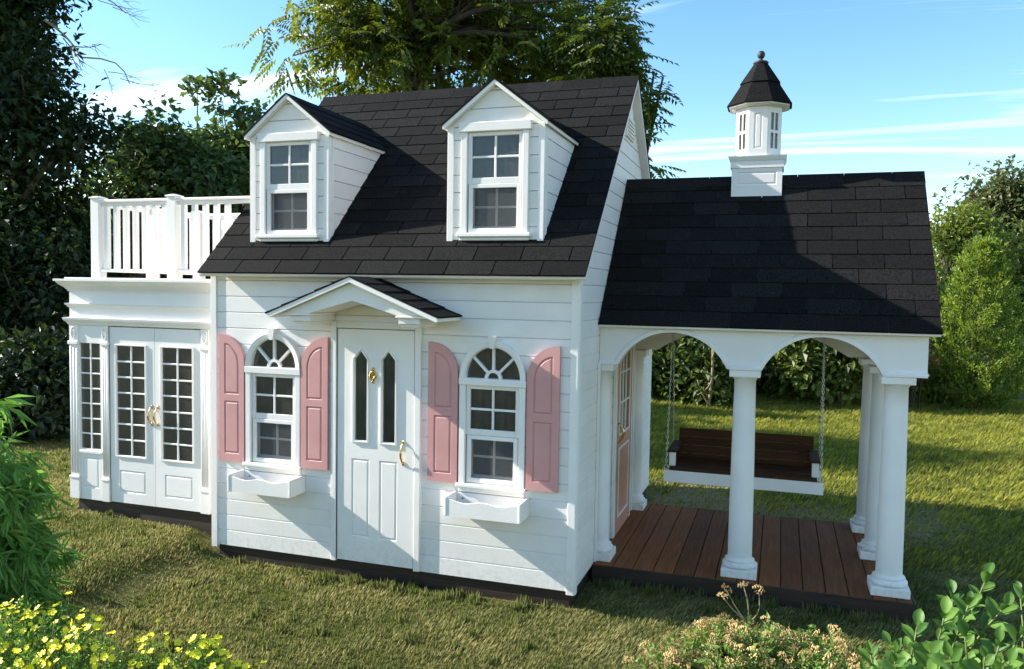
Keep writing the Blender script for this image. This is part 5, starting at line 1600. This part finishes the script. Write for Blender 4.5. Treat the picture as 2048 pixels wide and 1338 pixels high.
# spirea with faded flower heads
def head_mesh():
    b = B()
    for k in range(34):
        a = rng.random() * 2 * np.pi; r = .020 * math.sqrt(rng.random()); z = .006 * (1 - (r / .02) ** 2) + rng.normal() * .0012
        x, y = r * math.cos(a), r * math.sin(a); s = rng.uniform(.0018, .0034)
        b.add([(x, y, z + s), (x + s, y, z), (x - s * .5, y + s * .87, z), (x - s * .5, y - s * .87, z), (x, y, z - s)], [(0, 1, 2), (0, 2, 3), (0, 3, 1), (4, 2, 1), (4, 3, 2), (4, 1, 3)])
    me, o = b.mesh('tan', origin=(0, 0, 0), name='flower_head'); return me
HEADS = [head_mesh() for _ in range(4)]
def spirea():
    base = on_ground(1500, 2.95)
    o = empty('spirea_shrub', base, 'low green spirea mound covered in faded tan flower heads, in front of the deck', 'flower shrub')
    bl = np.array([blob(1430, 1345, 2.95, 110, 95), blob(1330, 1375, 2.9, 85, 80), blob(1540, 1345, 2.95, 110, 85), blob(1650, 1350, 2.9, 75, 85), blob(1440, 1310, 3.0, 70, 60)])
    bb = B(); P = []; A = []; N = []; L = []; Sh = []; tips = []
    wgt = bl[:, 3] * bl[:, 5]; wgt /= wgt.sum()
    for i in range(260):
        k = rng.choice(len(bl), p=wgt)
        d = rdir(1)[0]; d[2] = abs(d[2]) + .1; d = unit(d)
        tip = bl[k, :3] + d * bl[k, 3:6] * rng.uniform(.7, 1.15)
        root = np.array([base[0] + rng.normal() * .12, base[1] + rng.normal() * .06, base[2] - .01])
        pts = limb(bb, root, tip, .0028, .0011, wob=.05, n=5, sides=4); tips.append((tip, d))
        for j in range(44):
            t = .4 + .6 * rng.random() ** .8
            f = t * 5; q = int(min(f, 4)); p = pts[q] + (pts[q + 1] - pts[q]) * (f - q)
            P.append(p + rng.normal(size=3) * .006); A.append(rng.normal(size=3) * .8 + d * .5); N.append(np.array([0, -.2, 1]) + rng.normal(size=3) * .5); L.append(rng.uniform(.018, .036)); Sh.append(.15 + .55 * rng.random() + .3 * (t - .4))
    bb.build('stems', 'drystem', o, fix=False)
    L = np.array(L)
    leaves_obj('foliage', np.array(P), unit(np.array(A)), unit(np.array(N)), L, L * .48, 'leaf_spirea', np.clip(np.array(Sh), 0, 1), o, tuple(base), kind='stuff')
    for i, (tip, d) in enumerate(tips):
        if i % 7 == 6: continue
        nn = Vector(unit(d * .5 + np.array([0, -.35, .8]) + rng.normal(size=3) * .2))
        f = mobj('flower_head', HEADS[i % 4], o, tip + np.array([0, 0, .002]), nn.to_track_quat('Z', 'Y').to_euler())
        s = rng.uniform(.8, 1.45); f.scale = (s, s, s * 1.4)
spirea()
def yarrow():
    base = on_ground(1497, 3.0)
    o = empty('dry_flower_stalk', base, 'tall pale stalk with three faded flat flower clusters rising above the spirea', 'dry flower')
    bb = B()
    j0 = pos(1497, 1235, 3.0)
    limb(bb, base, j0, .0040, .0030, wob=.03)
    for u, v in ((1452, 1178), (1487, 1172), (1517, 1180), (1445, 1192)):
        tip = pos(u, v, 3.0); limb(bb, j0 + (np.array([0, 0, -.03]) * rng.random()), tip, .0026, .0018, wob=.08)
        f = mobj('flower_cluster', HEADS[rng.integers(4)], o, tip, (rng.normal() * .25 + .35, rng.normal() * .25, rng.random() * 6)); s = rng.uniform(.9, 1.2); f.scale = (s, s, s * 1.5)
    P = []; 
    for k in range(70):
        t = rng.random(); P.append(base + (j0 - base) * (.55 + .45 * t) + rng.normal(size=3) * .008)
    P = np.array(P); n = len(P); L = rng.uniform(.012, .03, n)
    bb.build('stalk', 'drystem', o, fix=False)
    leaves_obj('leaves', P, rdir(n), rdir(n), L, L * .3, 'leaf_spirea', rng.random(n), o, tuple(base), kind='stuff')
yarrow()

# broad-leaved glossy shrub at the right corner, every leaf a piece of its own
def big_leaf_mesh(seed):
    r = np.random.default_rng(seed)
    b = B(); L, Wd = .078, .043 * r.uniform(.9, 1.1)
    n = 7; vs = []; curl = r.uniform(.1, .3); cup = r.uniform(.15, .32)
    for i in range(n):
        t = i / (n - 1); w = Wd * .5 * (math.sin(math.pi * t ** 1.25) ** .7 if 0 < t < 1 else .0) + .0006
        z = -L * curl * t * t
        for s in (-1, -.5, 0, .5, 1):
            vs.append((s * w, L * t, z + abs(s) ** 1.5 * w * cup * 2 + .0015 * math.sin(9 * t + 2 * s)))
    fs = [(i * 5 + j, i * 5 + j + 1, i * 5 + j + 6, i * 5 + j + 5) for i in range(n - 1) for j in range(4)]
    b.add(vs, fs, True)
    me, o = b.mesh('leaf_laurel', origin=(0, 0, 0), name='leaf')
    at = me.attributes.new('shade', 'FLOAT', 'POINT'); at.data.foreach_set('value', np.full(len(vs), r.random(), np.float32))
    return me
BIG = [big_leaf_mesh(s) for s in range(9)]
def laurel():
    base = on_ground(1930, 2.75)
    o = empty('broadleaf_shrub', base, 'glossy broad-leaved green shrub in the foreground beyond the deck corner', 'shrub')
    bb = B()
    tips = [(1975, 1140, 2.85), (1890, 1215, 2.8), (1835, 1240, 2.75), (1940, 1190, 2.75), (2010, 1200, 2.7), (2040, 1170, 2.8), (1780, 1275, 2.7), (1740, 1290, 2.75), (1860, 1290, 2.6), (1930, 1260, 2.6), (2000, 1270, 2.55), (2050, 1250, 2.6), (1800, 1325, 2.6), (1880, 1340, 2.5), (1960, 1330, 2.5), (2030, 1340, 2.5), (1730, 1330, 2.65), (1905, 1175, 2.9), (2060, 1310, 2.5), (1820, 1290, 2.85), (1990, 1310, 2.75), (1930, 1310, 2.85), (1760, 1345, 2.75), (1850, 1320, 2.45), (1900, 1300, 2.4), (1970, 1300, 2.4), (2020, 1310, 2.4), (1790, 1310, 2.5)]
    cnt = 0
    for u, v, D in tips:
        tip = pos(u, v + 14, D)
        b0 = base + np.array([rng.normal() * .05, rng.normal() * .05, -.01])
        pts = limb(bb, b0, tip, .006, .0025, wob=.05, n=6, sides=6)
        ax = unit(pts[-1] - pts[-2])
        m = 10
        for j in range(m):
            t = 1 - .42 * (j / m) ** 1.1
            f = t * 6; q = int(min(f, 5)); p = pts[q] + (pts[q + 1] - pts[q]) * (f - q)
            an = j * 2.4 + rng.random() * .6
            s1 = unit(np.cross(ax, np.array([1, 0, .2]))); s2 = np.cross(ax, s1)
            spread = .35 + .85 * min(1, j / 5)
            d = unit(ax * 1.0 + (s1 * math.cos(an) + s2 * math.sin(an)) * spread + np.array([0, 0, .12]))
            up_ = unit(ax * .8 + np.array([-.15, -.35, .6]) - d * .3 + rng.normal(size=3) * .15)
            xa = unit(np.cross(d, up_)); za = np.cross(xa, d)
            mt = Matrix(((xa[0], d[0], za[0]), (xa[1], d[1], za[1]), (xa[2], d[2], za[2])))
            lf = mobj('leaf', BIG[rng.integers(9)], o, p, mt.to_euler())
            s = rng.uniform(.62, 1.12) * (.75 if j < 2 else 1); lf.scale = (s, s, s); cnt += 1
    bb.build('stems', 'stem', o, fix=False)
laurel()
